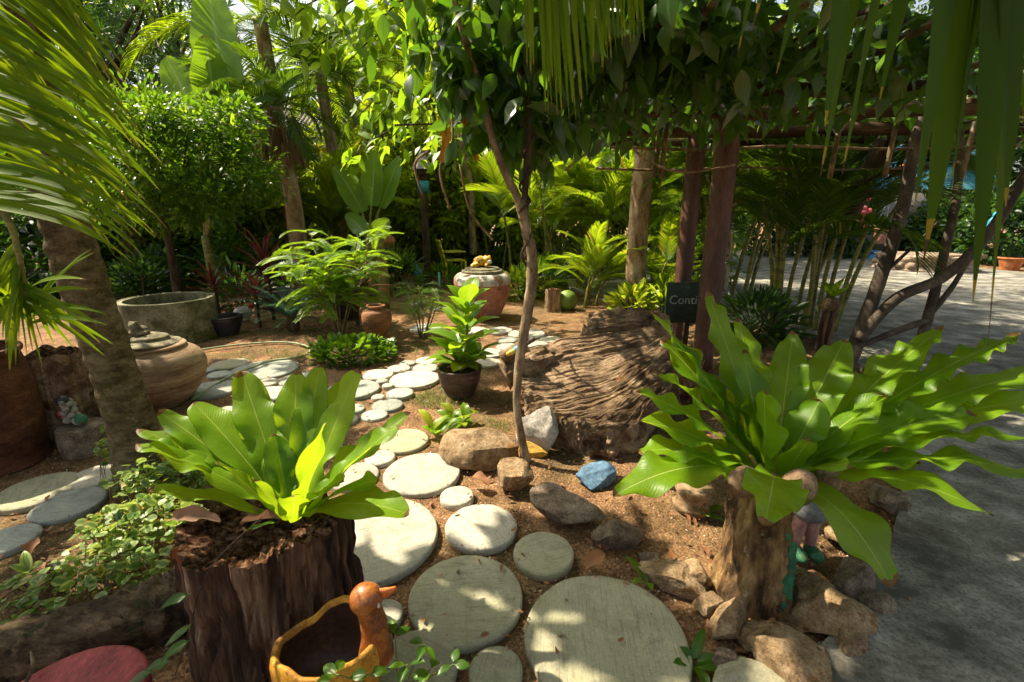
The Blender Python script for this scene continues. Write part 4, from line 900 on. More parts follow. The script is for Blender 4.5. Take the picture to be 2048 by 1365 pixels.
# round lidded jar
r, p, s = pot('lidded_jar', 'squat round clay jar with a mossy frog lid beside the leaning palm', 'jar', 325, 806, 172, [(.001, 0), (.46, 0), (.56, .06), (.82, .36), (.99, .74), (1.0, .98), (.88, 1.20), (.66, 1.34), (.56, 1.37)], m_jar, n=64)
mb = MB(); lathe(mb, smooth_prof([(.66*s, 1.32*s), (.68*s, 1.39*s), (.60*s, 1.43*s), (.5*s, 1.43*s)], 4), p, 48); mb.build('rim', m_jar, r)
mb = MB(); lathe(mb, smooth_prof([(.60*s, 1.42*s), (.63*s, 1.47*s), (.5*s, 1.52*s), (.40*s, 1.54*s), (.38*s, 1.60*s), (.2*s, 1.64*s), (.001, 1.65*s)], 5), p, 60, wob=.16, seed=4); ld = mb.build('lid', m_lid, r)
f0_ = p+np.array([-.04, -.02, 1.66*s]); mb = MB(); ball(mb, f0_+np.array([0, 0, .03]), (.055, .06, .04), 3); ball(mb, f0_+np.array([-.005, -.03, .075]), (.036, .034, .03), 3)
for q in (-1, 1): ball(mb, f0_+np.array([.022*q, -.035, .100]), .012, 2); ball(mb, f0_+np.array([.05*q, -.01, .016]), (.022, .045, .018), 2); ball(mb, f0_+np.array([.035*q, -.06, .012]), (.012, .025, .012), 2)
fg = mb.build('frog', m_lid, ld); md = fg.modifiers.new('merge', 'REMESH'); md.mode = 'VOXEL'; md.voxel_size = .007; md.use_smooth_shade = True
# concrete ring
r, p, s = pot('concrete_ring', 'wide mossy concrete well ring standing behind the round clay jar', 'planter', 350, 676, 158, [(1, 0), (1, .5), (1, .98), (.96, 1.0), (.89, 1.0), (.87, .97), (.87, .5)], m_ring, n=56, wob=.015, soil=(.88, .72))
# terracotta vase on a base pot
r, p, s = pot('clay_vase', 'terracotta vase set on an upturned pot next to the low green shrub', 'vase', 758, 694, 58, [(.001, .90), (.52, .90), (.62, 1.0), (.95, 1.7), (1.0, 2.1), (.9, 2.5), (.56, 2.72), (.54, 2.82)], m_terra, rim=[(.52, 2.78), (.64, 2.84), (.62, 2.92), (.5, 2.9), (.46, 2.7)])
mb = MB(); lathe(mb, smooth_prof(np.array([(.60, -.02), (.78, .1), (.80, .55), (.84, .62), (.84, .74), (.74, .80), (.6, .92)])*s, 4), p, 36); mb.build('base_pot', m_terra, r)
# brown pot with broad leaved plant
bp, p, s = pot('brown_pot', 'dark brown clay pot on the path holding a broad leaved plant', 'pot', 920, 786, 88, [(.001, 0), (.60, 0), (.66, .05), (.86, .5), (.96, .95), (.95, 1.12)], m_pot, rim=[(.94, 1.10), (1.02, 1.14), (1.03, 1.24), (.94, 1.26), (.88, 1.2), (.86, 1.0)], soil=(.9, 1.06), n=48)
BPt = p+np.array([0, 0, 1.08*s]); BPs = s
# peeling jar with leopard
bj, p, s = pot('peeling_jar', 'big red clay jar with peeling white shoulder on the far side of the path', 'jar', 966, 634, 112, [(.001, 0), (.5, 0), (.62, .08), (.82, .5), (.95, .95), (1.0, 1.22)], m_bigjar, n=56, wob=.03)
mb = MB(); lathe(mb, smooth_prof(np.array([(1.0, 1.22), (.985, 1.40), (.86, 1.54), (.70, 1.58)])*s, 5), p, 56, wob=.03, seed=966); mb.build('peeling_shoulder', m_bigjar_white, bj)
mb = MB(); lathe(mb, smooth_prof(np.array([(.70, 1.56), (.72, 1.66), (.62, 1.69), (.58, 1.74), (.3, 1.77), (.001, 1.78)])*s, 4), p, 40, wob=.02); mb.build('lid', m_lid, bj)
q = p+np.array([0, -.02, 1.78*s]); lp = thing('leopard_figurine', 'crouching yellow spotted leopard figure on the lid of the peeling jar', 'figurine', q)
mb = MB(); ball(mb, q+np.array([-.02, 0, .075]), (.105, .075, .080), 3); ball(mb, q+np.array([.085, -.03, .105]), (.055, .05, .05), 3); ball(mb, q+np.array([.07, -.07, .03]), (.03, .06, .028), 2); ball(mb, q+np.array([-.08, -.06, .035]), (.055, .05, .035), 2)
for k in (-1, 1): ball(mb, q+np.array([.08+.028*k, -.02, .15]), (.016, .012, .018), 2)
tube(mb, [q+np.array([-.11, 0, .05]), q+np.array([-.15, -.02, .02]), q+np.array([-.12, -.09, .015])], .015, 8)
o = mb.build('leopard_body', m_spot, lp); md = o.modifiers.new('merge', 'REMESH'); md.mode = 'VOXEL'; md.voxel_size = .010; md.use_smooth_shade = True
mb = MB(); ball(mb, q+np.array([.11, -.068, .075]), (.036, .025, .032), 2); mb.build('chin', m_whitefig, lp)
# terracotta barrel and stumps at the left
bar, p, s = pot('terracotta_barrel', 'tall reddish terracotta barrel cut off by the left edge', 'barrel', -5, 925, 168, [(.001, 0), (.88, 0), (.92, .1), (1, .9), (1, 1.9), (.94, 2.35), (.90, 2.6), (.96, 2.66), (.95, 2.76), (.84, 2.76)], surf('dark_terracotta', [(.3, (.06, .022, .010)), (.6, (.13, .05, .022)), (.8, (.20, .09, .04))], 5, (1, 1, 2), .8, .3, (.4, .01)), n=44)
p = G(108, 890)+np.array([0, .15, 0]); sg = thing('grey_stump', 'grooved brown wood stump between the barrel and the leaning palm', 'stump', p); stump(sg, p-np.array([0, 0, .03]), .17, .16, .62, m_drift_pale, m_crumb, 31, .12, .04, 90, 24)
p = G(176, 900); pd = thing('stone_pedestal', 'low brown stone block carrying the small figurines by the palm', 'pedestal', p); mb = MB(); lathe(mb, smooth_prof([(.12, -.02), (.13, .06), (.125, .15), (.11, .18), (.001, .182)], 4), p, 26, wob=.10, seed=5); mb.build('block', m_rock_grey, pd)
q = p+np.array([-.03, 0, .182]); fg = thing('clown_figurine', 'small white figurine with a black hat on the stone block', 'figurine', q)
mb = MB()
for i in range(16): ball(mb, q+np.array([-.02+.035*math.cos(i*2.4)*(1-i/22), .03*math.sin(i*2.4), .02+.009*i]), .024-.0005*i, 2, None, .2, i)
ball(mb, q+np.array([.05, -.02, .03]), (.045, .03, .028), 2, None, .2)
mb.build('figure_body', plain('stained_plaster', (.34, .31, .25), .7), fg)
mb = MB(); ball(mb, q+np.array([-.035, -.01, .165]), (.034, .032, .030), 2, None, .1); mb.build('hat', m_black, fg)
mb = MB(); ball(mb, q+np.array([-.055, -.02, .075]), (.018, .02, .024), 2); mb.build('sleeve', m_redfig, fg)
mb = MB(); ball(mb, q+np.array([.07, -.03, .045]), (.036, .03, .034), 2); mb.build('green_ball', m_green_paint, fg)
p = D(150, 790, 3.0); pz = G(165, 850)+np.array([0, .35, 0])
tp, p, s = pot('terracotta_pot', 'orange terracotta pot peeping out left of the leaning palm', 'pot', 150, 830, 46, [(.001, 0), (.6, 0), (.7, .1), (.95, 1.2), (1.0, 1.25), (1.0, 1.45), (.85, 1.45)], m_terra_light)
# small carved pedestal in shade
cp, p, s = pot('carved_pedestal', 'short ringed clay pedestal in the shade behind the coconut husks', 'pedestal', 1384, 1012, 84, [(.86, -.05), (.92, .1), (.92, .22), (.80, .30), (.76, .5), (.80, .8), (.88, .9), (.88, 1.15), (.70, 1.22), (.001, 1.23)], m_rock, n=36, wob=.05)
# hose, pipe stubs
mb = MB(); hp = [(385, 800), (430, 770), (470, 748), (505, 735), (540, 722), (590, 716), (618, 706), (612, 692), (570, 685), (510, 687), (450, 693), (400, 700), (330, 705)]
tube(mb, [G(a, b, .045 if 1 < i < 6 else .02) for i, (a, b) in enumerate(hp)], .011, 8, 8, cap=True); tag(mb.build('garden_hose', m_hose), 'thin green garden hose looping over the flat stepping stones', 'hose')
p = G(252, 1072); mb = MB(); lathe(mb, [(.016, -.02), (.016, .10), (.019, .10), (.019, .135), (.012, .135), (.012, .08)], p, 20); o = mb.build('water_pipe', m_cyan); tag(o, 'short cyan plastic pipe stub among the ground plants', 'pipe')
p = G(880, 590); mb = MB(); tube(mb, [p, p+np.array([0, 0, .42])], .018, 8, 1); tag(mb.build('water_pipe', m_cyan), 'thin blue standpipe left of the peeling jar', 'pipe')

# yellow slatted garden chair
p = G(908, 556); ch = thing('garden_chair', 'small yellow slatted garden chair beyond the peeling jar', 'chair', p); W = .46; Rz = Matrix.Rotation(.35, 3, 'Z')
def cb(name, c, sz, tilt=None):
    mb = MB(); v = np.array(Rz @ Vector(c)); box(mb, p+v, sz, .35, .006, tilt); mb.build(name, m_chair, ch)
for k in range(5): cb('seat_slat', (-.2+.10*k, 0, .42), (.085, .46, .03))
for k in range(4): cb('back_slat', (-.26-.03*k, 0, .52+.11*k), (.03, .46, .085), (0, -.25))
for sx in (-.22, .24):
    for sy in (-.2, .2): cb('leg', (sx, sy, .205), (.05, .05, .41))
for sy in (-.2, .2): cb('back_post', (-.30, sy, .66), (.04, .04, .5), (0, -.25)); cb('arm', (0, sy*1.05, .62), (.5, .05, .03))
# peacock, agave pot, hanging clay pots
p = G(838, 560); pk = thing('peacock_figurine', 'turquoise peacock figure standing on the far path', 'figurine', p)
mb = MB(); ball(mb, p+np.array([0, 0, .14]), (.11, .09, .13), 2); tube(mb, [p+np.array([0, -.03, .2]), p+np.array([-.04, -.05, .34]), p+np.array([-.02, -.08, .44])], [.06, .04, .035], 10); o = mb.build('bird_body', m_turq, pk)
mb = MB(); ball(mb, p+np.array([.12, .06, .16]), (.08, .1, .14), 2); mb.build('tail', m_terra, pk)
def strap_plant(name, label, cat, base, n, L, wd, el, bend, mat, group=None, stemh=0, seg=9, dish=.3, part='leaf', each=True, wave=0.0):
    r = thing(name, label, cat, base, group); b = np.asarray(base, float)
    if stemh: mb = MB(); tube(mb, [b, b+np.array([.01, 0, stemh*.5]), b+np.array([0, .01, stemh])], [.025, .018, .016], 8); mb.build('stem', m_bark_dark, r); b = b+np.array([0, 0, stemh])
    allm = MB()
    for i in range(n):
        az = 2.4*i+rng.normal()*.2; e = el[0]+(el[1]-el[0])*(i/max(1, n-1)); l = L*rng.uniform(.75, 1.1)
        C = arch(b+np.array([0, 0, -stemh*.25*(1-i/n)]), az, e, l, bend*rng.uniform(.7, 1.2), seg); mb = MB() if each else allm
        strip(mb, C, up_of(C), lambda t: wd*np.minimum(1, .35+2.2*t)*np.sqrt(np.maximum(0.002, 1-t**2.2)), K=5 if each else 3, dish=dish, wave=wave, wfreq=30)
        if each: mb.build(part, mat, r)
    if not each: allm.build('foliage', mat, r)
    return r
ap, p, s = pot('agave_pot', 'orange clay pot with a spiky agave behind the peacock', 'pot', 846, 548, 46, [(.001, 0), (.7, 0), (.9, .5), (1, .9), (1.05, 1.0), (.9, 1.02)], m_terra_light, soil=(.9, .95))
strap_plant('agave', 'spiky grey green agave in the orange pot', 'plant', p+np.array([0, 0, s*.95]), 12, .5, .03, (.3, 1.3), .3, m_blue)
for i, (px, py, w_, y_, lab) in enumerate([(774, 486, 36, 10.2, 'round orange clay pot on a wooden stand far along the path')]):
    q = D(px, py+10, y_); r = thing('clay_pot', lab, 'pot', q); s = M(w_, q)/2
    mb = MB(); lathe(mb, smooth_prof(np.array([(.001, 0), (.5, 0), (.95, .5), (1, .8), (.8, 1.2), (.55, 1.3), (.6, 1.4), (.5, 1.4)])*s, 4), q, 28); mb.build('pot_body', m_terra_light, r)
    st_ = thing('wooden_stand', 'dark wooden stand under the far orange clay pot', 'stand', (q[0], q[1], 0)); mb = MB(); box(mb, (q[0], q[1], q[2]-.02), (.5, .4, .038)); mb.build('top', m_bark_dark, st_)
    for sx in (-.2, .2):
        for sy in (-.15, .15): mb = MB(); box(mb, (q[0]+sx, q[1]+sy, (q[2]-.04)/2), (.05, .05, q[2]-.041)); mb.build('leg', m_bark_dark, st_)
# rooster ornament and dark pots by the ring
p = G(497, 642); rs = thing('rooster_figurine', 'white ceramic rooster with a red head by the concrete ring', 'figurine', p)
mb = MB(); ball(mb, p+np.array([-.06, 0, .12]), (.13, .07, .09), 2); tube(mb, [p+np.array([.02, 0, .14]), p+np.array([.05, 0, .2])], [.05, .035], 8); ball(mb, p+np.array([-.05, 0, .03]), (.06, .05, .04), 2); mb.build('rooster_body', m_whitefig, rs)
mb = MB(); ball(mb, p+np.array([.07, -.01, .22]), (.045, .035, .04), 2); mb.build('red_head', m_redfig, rs)
for i, (px, py, w_, lab) in enumerate([(455, 668, 62, 'black glazed pot right of the concrete ring'), (560, 618, 66, 'black glazed pot behind the dark cycad'), (265, 640, 60, 'dark pot behind the leaning palm and the concrete ring'), (690, 636, 70, 'dark glazed pot under the feathery shrub')]):
    pot('black_pot', lab, 'pot', px, py, w_, [(.001, 0), (.6, 0), (.7, .1), (.98, .9), (1, 1.1), (1.06, 1.16), (.95, 1.2), (.9, 1.0)], m_black, 'dark glazed pots', soil=(.9, 1.0))
bp2, p, s = pot('bonsai_pot', 'wide brown tub holding the dense round topped tree', 'pot', 362, 628, 92, [(.001, 0), (.8, 0), (.9, .1), (1, .7), (1.06, .78), (.95, .8)], m_pot, soil=(.94, .7)); RTb = p+np.array([0, 0, s*.7])

# ------------------------------------------------------------------ pergola, sign
PG = thing('pergola', 'vine covered pergola of brown posts and timber beams over the driveway', 'pergola', (1.7, 4.3, 0))
PZ = 2.22
def post(px, y, rr):
    x = D(px, 640, y)[0]; mb = MB(); tube(mb, [(x, y, -.05), (x, y, 1.0), (x, y, PZ+.14)], rr, 28, 6, .012, 3); o = mb.build('post', m_post, PG); return x
xp = post(1414, 4.25, .098); post(1358, 5.0, .09); post(2330, 4.25, .125)
bi = 0
for y, z, rr in [(3.4, PZ+.06, .05), (4.25, PZ+.09, .065), (5.0, PZ+.05, .06), (5.9, PZ+.08, .05)]:
    mb = MB(); tube(mb, [(.35+.1*math.sin(y*3), y, z+.02), (2.2, y+.04, z-.01), (4.0, y-.03, z+.015), (6.6, y, z)], [rr*.8, rr, rr, rr*.9], 12, 8, .1, int(y*10)); mb.build('beam', m_beam, PG)
for i, x in enumerate(np.arange(.5, 6.4, .42)):
    mb = MB(); tube(mb, [(x+rng.normal()*.05, 2.2, PZ+.16), (x+rng.normal()*.05, 4.2, PZ+.17), (x+rng.normal()*.05, 6.2, PZ+.15)], [.022, .026, .022], 8, 4, .1, i); mb.build('rafter', m_bamboo, PG)
for i, (y, z) in enumerate([(4.45, 2.04), (5.2, 1.93)]):
    mb = MB(); tube(mb, [(.9, y, z), (1.7, y, z-.02), (2.5, y, z+.012), (3.4, y, z-.015), (4.6, y, z+.01)], .013, 8, 5, .25, i); mb.build('lattice_rail', m_bamboo, PG)
for i, x in enumerate([1.30, 1.36, 2.9, 3.4, 4.1]):
    mb = MB(); tube(mb, [(x, 4.4, 1.78), (x+.02, 4.42, 2.25)], .022, 8, 3); mb.build('lattice_upright', m_bamboo, PG)
q = D(1376, 606, 4.55); sg = thing('name_board', 'dark green board with pale lettering behind the front pergola post', 'sign', (q[0], q[1], 0))
bw = M(66, q); bh = M(82, q); mb = MB(); box(mb, q, (bw*1.35, .025, bh), 0, .004); mb.build('board', m_board, sg)
mb = MB(); box(mb, (q[0]+.02, q[1]+.035, q[2]/2-.05), (.05, .04, q[2]-.1)); mb.build('stake', m_bark_dark, sg)
fc = bpy.data.curves.new('lettering', 'FONT'); fc.body = 'Conti'; fc.size = bh*.30; fc.extrude = .002; fc.materials.append(m_chalk)
tmp = bpy.data.objects.new('lettering_source', fc); COL.objects.link(tmp); bpy.context.view_layer.update(); lm = bpy.data.meshes.new_from_object(tmp.evaluated_get(bpy.context.evaluated_depsgraph_get())); bpy.data.objects.remove(tmp); lm.name = 'lettering'
to = bpy.data.objects.new('lettering', lm); COL.objects.link(to); to.parent = sg; to.location = (-bw*.60, -.016, q[2]-bh*.02); to.rotation_euler = (math.pi/2, 0, 0)

# ------------------------------------------------------------------ house, far walls and things across the drive
hx = D(592, 300, 15.0); hs = thing('garden_house', 'small house with grey tiled roof and orange fascia far behind the palms', 'house', (hx[0], 15.5, 0))
ez = D(592, 303, 15.0)[2]; rzz = D(592, 262, 17.5)[2]
mb = MB(); box(mb, (hx[0], 17.5, ez/2), (5.6, 4.6, ez)); mb.build('wall', m_wall, hs)
mb = MB(); box(mb, (hx[0], 14.9, ez+.06), (6.6, .06, .26)); mb.build('fascia', m_fascia, hs)
x0, x1 = hx[0]-3.3, hx[0]+3.3
rf = MB(); rf.add([(x0, 14.9, ez+.2), (x1, 14.9, ez+.2), (x1, 17.6, rzz+1.0), (x0, 17.6, rzz+1.0), (x1, 20.4, ez+.2), (x0, 20.4, ez+.2)], [(0, 1, 2, 3), (3, 2, 4, 5)]); ro = rf.build('roof', m_roof, hs, smooth=False)
for i in range(44):
    mb = MB(); t = x0+.075+i*.15; tube(mb, [(t, 14.88, ez+.215), (t, 17.58, rzz+1.02)], .05, 6, 1, cap=True); mb.build('tile_row', m_roof, ro)
for i, dx in enumerate((-1.6, 1.4)):
    mb = MB(); box(mb, (hx[0]+dx, 15.18, ez*.55), (1.0, .06, 1.1)); wi = mb.build('window', m_whitefig, hs); mb = MB(); box(mb, (hx[0]+dx, 15.14, ez*.55), (.86, .03, .96)); mb.build('pane', m_black, wi)
# turquoise roofed hut across the drive
q = G(1790, 500); q = np.array([D(1790, 480, 17)[0], 17, 0]); ht = thing('hut', 'pale hut with a turquoise roof beyond the driveway', 'hut', q)
mb = MB(); box(mb, q+np.array([0, 1.2, 1.2]), (5.0, 2.4, 2.4)); mb.build('wall', m_wall_grey, ht)
mb = MB(); mb.add([q+np.array(v) for v in [(-3, -.5, 2.3), (3, -.5, 2.3), (3, 1.2, 4.0), (-3, 1.2, 4.0), (3, 2.9, 2.3), (-3, 2.9, 2.3)]], [(0, 1, 2, 3), (3, 2, 4, 5)]); mb.build('roof', m_turqroof, ht, smooth=False)
for dx in (-1.5, 1.2):
    mb = MB(); box(mb, q+np.array([dx, -.03, 1.3]), (.8, .06, 1.0)); wi = mb.build('window', m_turq, ht); mb = MB(); box(mb, q+np.array([dx, -.07, 1.3]), (.62, .03, .82)); mb.build('pane', m_black, wi)
PR = [(.001, 0), (.6, 0), (.7, .1), (.96, 1.0), (1.05, 1.08), (1.05, 1.2), (.9, 1.22)]
for px, py, w_, m_, nm, lab in [(1682, 512, 32, m_terra_light, 'orange_pot', 'small orange bowl pot at the far edge of the driveway'), (1750, 508, 36, m_turq, 'blue_pot', 'turquoise pot on a blue stand beyond the driveway'), (1912, 520, 34, m_terra_light, 'orange_pot', 'orange pot with yellow leaves beyond the driveway'), (2018, 540, 40, m_terra_light, 'orange_pot', 'orange pot at the right edge across the driveway')]:
    pot(nm, lab, 'pot', px, py, w_, PR, m_, 'pots across the driveway', soil=(.9, 1.1), n=24)
p = G(1742, 520); mb = MB(); lathe(mb, smooth_prof([(.25, 0), (.16, .1), (.14, .2), (.22, .3), (.001, .3)], 3), p, 20); tag(mb.build('blue_stand', m_bluepaint), 'blue and white flared stand at the far driveway edge', 'stand')
q = D(1765, 470, 9.0); r = thing('hanging_pot', 'pink hanging flower pot with a tilted rim above the driveway', 'pot', q); s = M(34, q)/2
mb = MB(); lathe(mb, smooth_prof(np.array([(.001, -.9), (.6, -.9), (.92, .5), (1.05, .6), (1.05, .75), (.9, .75), (.85, .4)])*s, 3), q, 24); mb.build('pot_body', m_pinkpot, r)
mb = MB()
for k in range(3): tube(mb, [q+s*np.array([math.cos(k*2.1), math.sin(k*2.1), .7]), q+np.array([0, 0, .8]), q+np.array([0, 0, 1.9])], .004, 5, 2)
mb.build('wire', m_metal, r)
r, p, s = pot('rubble_planter', 'low planter of stacked rubble with a board across the driveway', 'planter', 1842, 540, 150, [(.001, 0), (1, 0), (.95, .2), (1, .35), (.9, .42), (.001, .44)], m_rock_grey, n=50, wob=.16)
mb = MB(); box(mb, p+np.array([0, -s*.9, s*.42]), (s*1.6, .06, .10), .1); mb.build('board', m_bark_tan, r)
for i in range(12):
    mb = MB(); ball(mb, p+np.array([s*math.cos(i*.6+3.2), s*math.sin(i*.6+3.2)*.95, s*.12+.05*(i % 2)]), (.13, .10, .09), 2, (0, 0, i), .2, i); mb.build('stone', m_rock_grey, r)
q = D(1803, 340, 7.0); r = thing('lantern', 'round orange lantern ball hanging under the blue eave', 'lantern', q); mb = MB(); ball(mb, q, M(11, q), 3); mb.build('globe', m_orange, r); mb = MB(); tube(mb, [q, q+np.array([0, 0, .9])], .004, 5, 1); mb.build('cord', m_black, r)
mb = MB(); q = D(1790, 345, 7.05); ball(mb, q, (.10, .05, .06), 2, (0, .3, 0), .25, 4); mb.build('tassel', m_redfig, r)
q = D(1722, 425, 14.0); r = thing('flower_bunch', 'hanging pink red flower ornament beside the hut', 'ornament', q); mb = MB()
for i in range(14): ball(mb, q+rng.normal(size=3)*np.array([.10, .05, .18]), .07, 1)
mb.build('blossoms', plain('pink_flower', (.50, .08, .10)), r); mb = MB(); tube(mb, [q, q+np.array([0, 0, 1.5])], .01, 5, 1); mb.build('wire', m_metal, r)
q = D(1985, 450, 10.0); r = thing('parrot_figurine', 'blue parrot ornament hanging at the far right trees', 'figurine', q); mb = MB(); ball(mb, q, (.10, .09, .17), 2); ball(mb, q+np.array([.02, -.03, .2]), .08, 2); mb.build('bird_body', m_turq, r)
mb = MB(); ball(mb, q+np.array([.04, -.05, .26]), (.05, .05, .06), 2); mb.build('crest', m_redfig, r); mb = MB(); tube(mb, [q+np.array([0, 0, .2]), q+np.array([0, 0, 1.6])], .006, 5, 1); mb.build('wire', m_metal, r)
q = D(845, 340, 9.5); r = thing('spirit_house', 'small blue painted post shrine with a red top among the shrubs', 'shrine', (q[0], q[1], 0)); mb = MB(); lathe(mb, smooth_prof([(.10, 0), (.08, .2), (.07, q[2]-.3), (.14, q[2]-.1), (.14, q[2])], 3), (q[0], q[1], 0), 16); mb.build('post', m_bark_dark, r); mb = MB(); box(mb, (q[0], q[1], q[2]-.32), (.20, .18, .22)); mb.build('niche', m_turq, r); mb = MB(); lathe(mb, [(.22, q[2]+.001), (.16, q[2]+.12), (.001, q[2]+.4)], (q[0], q[1], 0), 4); mb.build('roof', m_roof, r)
# ------------------------------------------------------------------ vegetation
# leaning palm at the left with its near fronds
pl = thing('leaning_palm', 'thick leaning palm trunk with lichen and long fronds at the left', 'palm tree', G(276, 965))
pts = [G(296, 985, -.06), D(272, 880, 2.28), D(232, 750, 2.30), D(178, 600, 2.30), D(132, 450, 2.30), D(92, 300, 2.28), D(58, 150, 2.26), D(30, 20, 2.24), D(-10, -180, 2.2), D(-40, -420, 2.15)]
mb = MB(); tube(mb, pts, [.15, .112, .102, .100, .098, .096, .094, .092, .09, .085], 48, 16, .07, 14)
V = mb.V[0]; n_ = 40; rings = np.sin(np.arange(len(V))//n_*1.35)[:, None]; cen_ = np.repeat(V[:-2].reshape(-1, n_, 3).mean(1), n_, 0); V[:-2] += nrm(V[:-2]-cen_)*(.004*rings[:-2]); mb.build('trunk', m_bark_palm, pl)
# near frond: leaflets reaching right from a rachis just outside the frame
def near_frond(root, rach, tips, mat, wl, lift=.05, Uv=None, seg=14, dish=.3, droop=0.0):
    R = smooth_prof(rach, 8); mb = MB(); tube(mb, R, np.linspace(.011, .004, 6), 8, 1); fr = mb.build('frond', m_stem, root)
    for i, (t, tip, wm) in enumerate(tips):
        q = t*(len(R)-1); k = min(int(q), len(R)-2); p = R[k]*(1-(q-k))+R[k+1]*(q-k); L = np.linalg.norm(tip-p)
        tip = tip+UP*droop*L*.6; mid = (p+tip)/2+UP*lift*L; C = bez(p, mid, tip, seg); mb = MB(); C = C-UP*(droop*L*np.linspace(0, 1, seg)**4)[:, None]-np.outer(np.linspace(0, 1, seg)**5, (tip-p))*(droop*.5)
        U = np.array([0, -.75, .65]) if Uv is None else Uv
        strip(mb, C, U+rng.normal(size=3)*.25, lambda x: wl*wm*np.minimum(1, .5+x*2.5)*np.maximum(.03, 1-x**2.6), K=3, dish=dish, twist=rng.normal()*.25, wave=.002, wfreq=9)
        mb.build('leaflet', mat, fr)
ra = [D(-150, -520, .95), D(-110, -260, 1.0), D(-90, -40, 1.03), D(-100, 200, 1.06), D(-130, 420, 1.08)]
tips = []
for i in range(84):
    t = .06+.92*i/83; u = i/83
    tx = 90+225*math.sin(min(1, .12+u*1.15)*math.pi/2)-120*max(0, u-.8); ty = 0+500*u
    tips.append((t, D(tx+rng.normal()*20, ty+rng.normal()*16, 1.08+rng.normal()*.05), rng.uniform(.75, 1.1)))
near_frond(pl, ra, tips, m_palm, .0085, .06, droop=.16)
tips = []
for i in range(40):
    u = i/39; tips.append((.08+.75*u, D(40+210*u**.7+rng.normal()*22, 120+370*u+rng.normal()*20, 1.22+rng.normal()*.06), rng.uniform(.7, 1.0)))
near_frond(pl, [D(-230, -300, 1.15), D(-140, -100, 1.2), D(-110, 100, 1.25), D(-130, 360, 1.25)], tips, m_palm, .0085, .08, droop=.14)
rb = [D(-60, 360, 1.3), D(10, 430, 1.3), D(36, 500, 1.3), D(50, 580, 1.3), D(60, 650, 1.3)]; tips = []
for i, (tx, ty) in enumerate([(-25, 640), (-20, 700), (5, 690), (12, 720), (28, 715), (40, 722), (55, 720), (66, 708), (88, 698), (108, 690), (130, 655), (170, 650), (175, 560), (205, 690), (150, 700), (100, 620), (-10, 600), (-30, 560), (215, 630), (190, 505)]):
    tips.append((min(1, .35+.65*(.15+i*.04)), D(tx, ty, 1.28+.05*math.sin(i)), .9))
tips += [(min(1, t+.08), q+rng.normal(size=3)*np.array([.05, .03, .03]), k) for t, q, k in tips]
near_frond(pl, rb, tips, m_palm, .0105, .16)

# palm standing right of the camera, only its hanging fronds in view
pr = thing('overhanging_palm', 'palm whose broad blurred leaflets hang into the top right corner', 'palm tree', (2.3, -.6, 0))
mb = MB(); tube(mb, [(2.3, -.6, -.05), (2.25, -.6, 1.6), (2.1, -.5, 3.2)], [.16, .13, .12], 20, 8, .06, 3); mb.build('trunk', m_bark_palm, pr)
ra = [np.array([2.1, -.45, 3.15]), np.array([1.7, .0, 2.9]), D(2200, -300, .75), D(1980, -240, .75), D(1700, -230, .78), D(1480, -230, .8)]
tp = [(.93, (1476, 108), .35), (.84, (1553, 150), .75), (.80, (1650, 256), .8), (.77, (1640, 356), .85), (.74, (1684, 350), .85), (.66, (1826, 428), 1.25), (.64, (1848, 520), 1.5), (.62, (1900, 380), 1.4), (.60, (1946, 605), 1.0), (.56, (1976, 695), 1.0), (.53, (2080, 640), 1.2), (.58, (2010, 420), 1.3), (.70, (1760, 200), .9), (.90, (1505, 60), .4)]
near_frond(pr, ra, [(t, D(a, b, .74+.03*math.sin(a)), k) for t, (a, b), k in tp], m_palm_dark, .019, .16, np.array([.2, -.9, .3]), seg=18, dish=.35)
ra = [np.array([2.1, -.45, 3.15]), np.array([1.4, .4, 3.2]), D(1400, -300, 1.25), D(1250, -190, 1.3), D(1120, -150, 1.35), D(1040, -140, 1.4)]; tips = []
for i in range(52):
    u = rng.random(); tx = 1050+235*u; ty = 60+175*math.exp(-((tx-1130)/70)**2)+rng.normal()*22; tips.append((.55+.43*(1-u), D(tx+rng.normal()*8, ty, 1.36+rng.normal()*.06), rng.uniform(.7, 1.1)))
near_frond(pr, ra, tips, m_palm, .009, .05, np.array([0, -.9, .4]))

# broad leaved plant in the brown pot
bpl = thing('broad_leaf_plant', 'tall glossy yellow green broad leaved plant growing in the brown pot', 'plant', BPt)
stems = [((0, 0), 930, 560, 3.95), ((-.04, .02), 905, 690, 3.85), ((.05, 0), 955, 690, 3.85), ((0, -.04), 925, 700, 3.8)]
def big_leaf(root, p, az, el, L, wd, mat, bend=.7, name='leaf', dish=.25, tn=.42, wave=.006, n=14, stalk=True):
    C = arch(p, az, el, L, bend, n); mb = MB()
    def wf(t): return wd*np.where(t < .16, .06, np.sin(np.pi*np.clip((t-.14)/.86, 0, 1)**.8)**.8+.02)
    strip(mb, C, up_of(C), wf, K=7, dish=dish, wave=wave, wfreq=35, phase=rng.uniform(0, 6)); return mb.build(name, mat, root)
y0 = BPt[1]; tops = [D(935, 610, y0), D(905, 705, y0-.02), D(950, 720, y0-.02), D(920, 720, y0+.05)]
for k, tp in enumerate(tops):
    mb = MB(); b0 = BPt+np.array([.03*math.cos(k*2), .03*math.sin(k*2), -.01]); tube(mb, [b0, (b0+tp)/2+np.array([.01, 0, 0]), tp], [.013, .011, .008], 8); mb.build('stem', m_stem, bpl)
for i in range(17):                                                   # tall shoot
    u = i/16; p = tops[0]*(.35+.65*u)+(BPt)*(1-(.35+.65*u)); big_leaf(bpl, p, 2.4*i+.5, .55+.7*u, .36*(1.05-.3*u), .080, m_bright, .7+.3*rng.random())
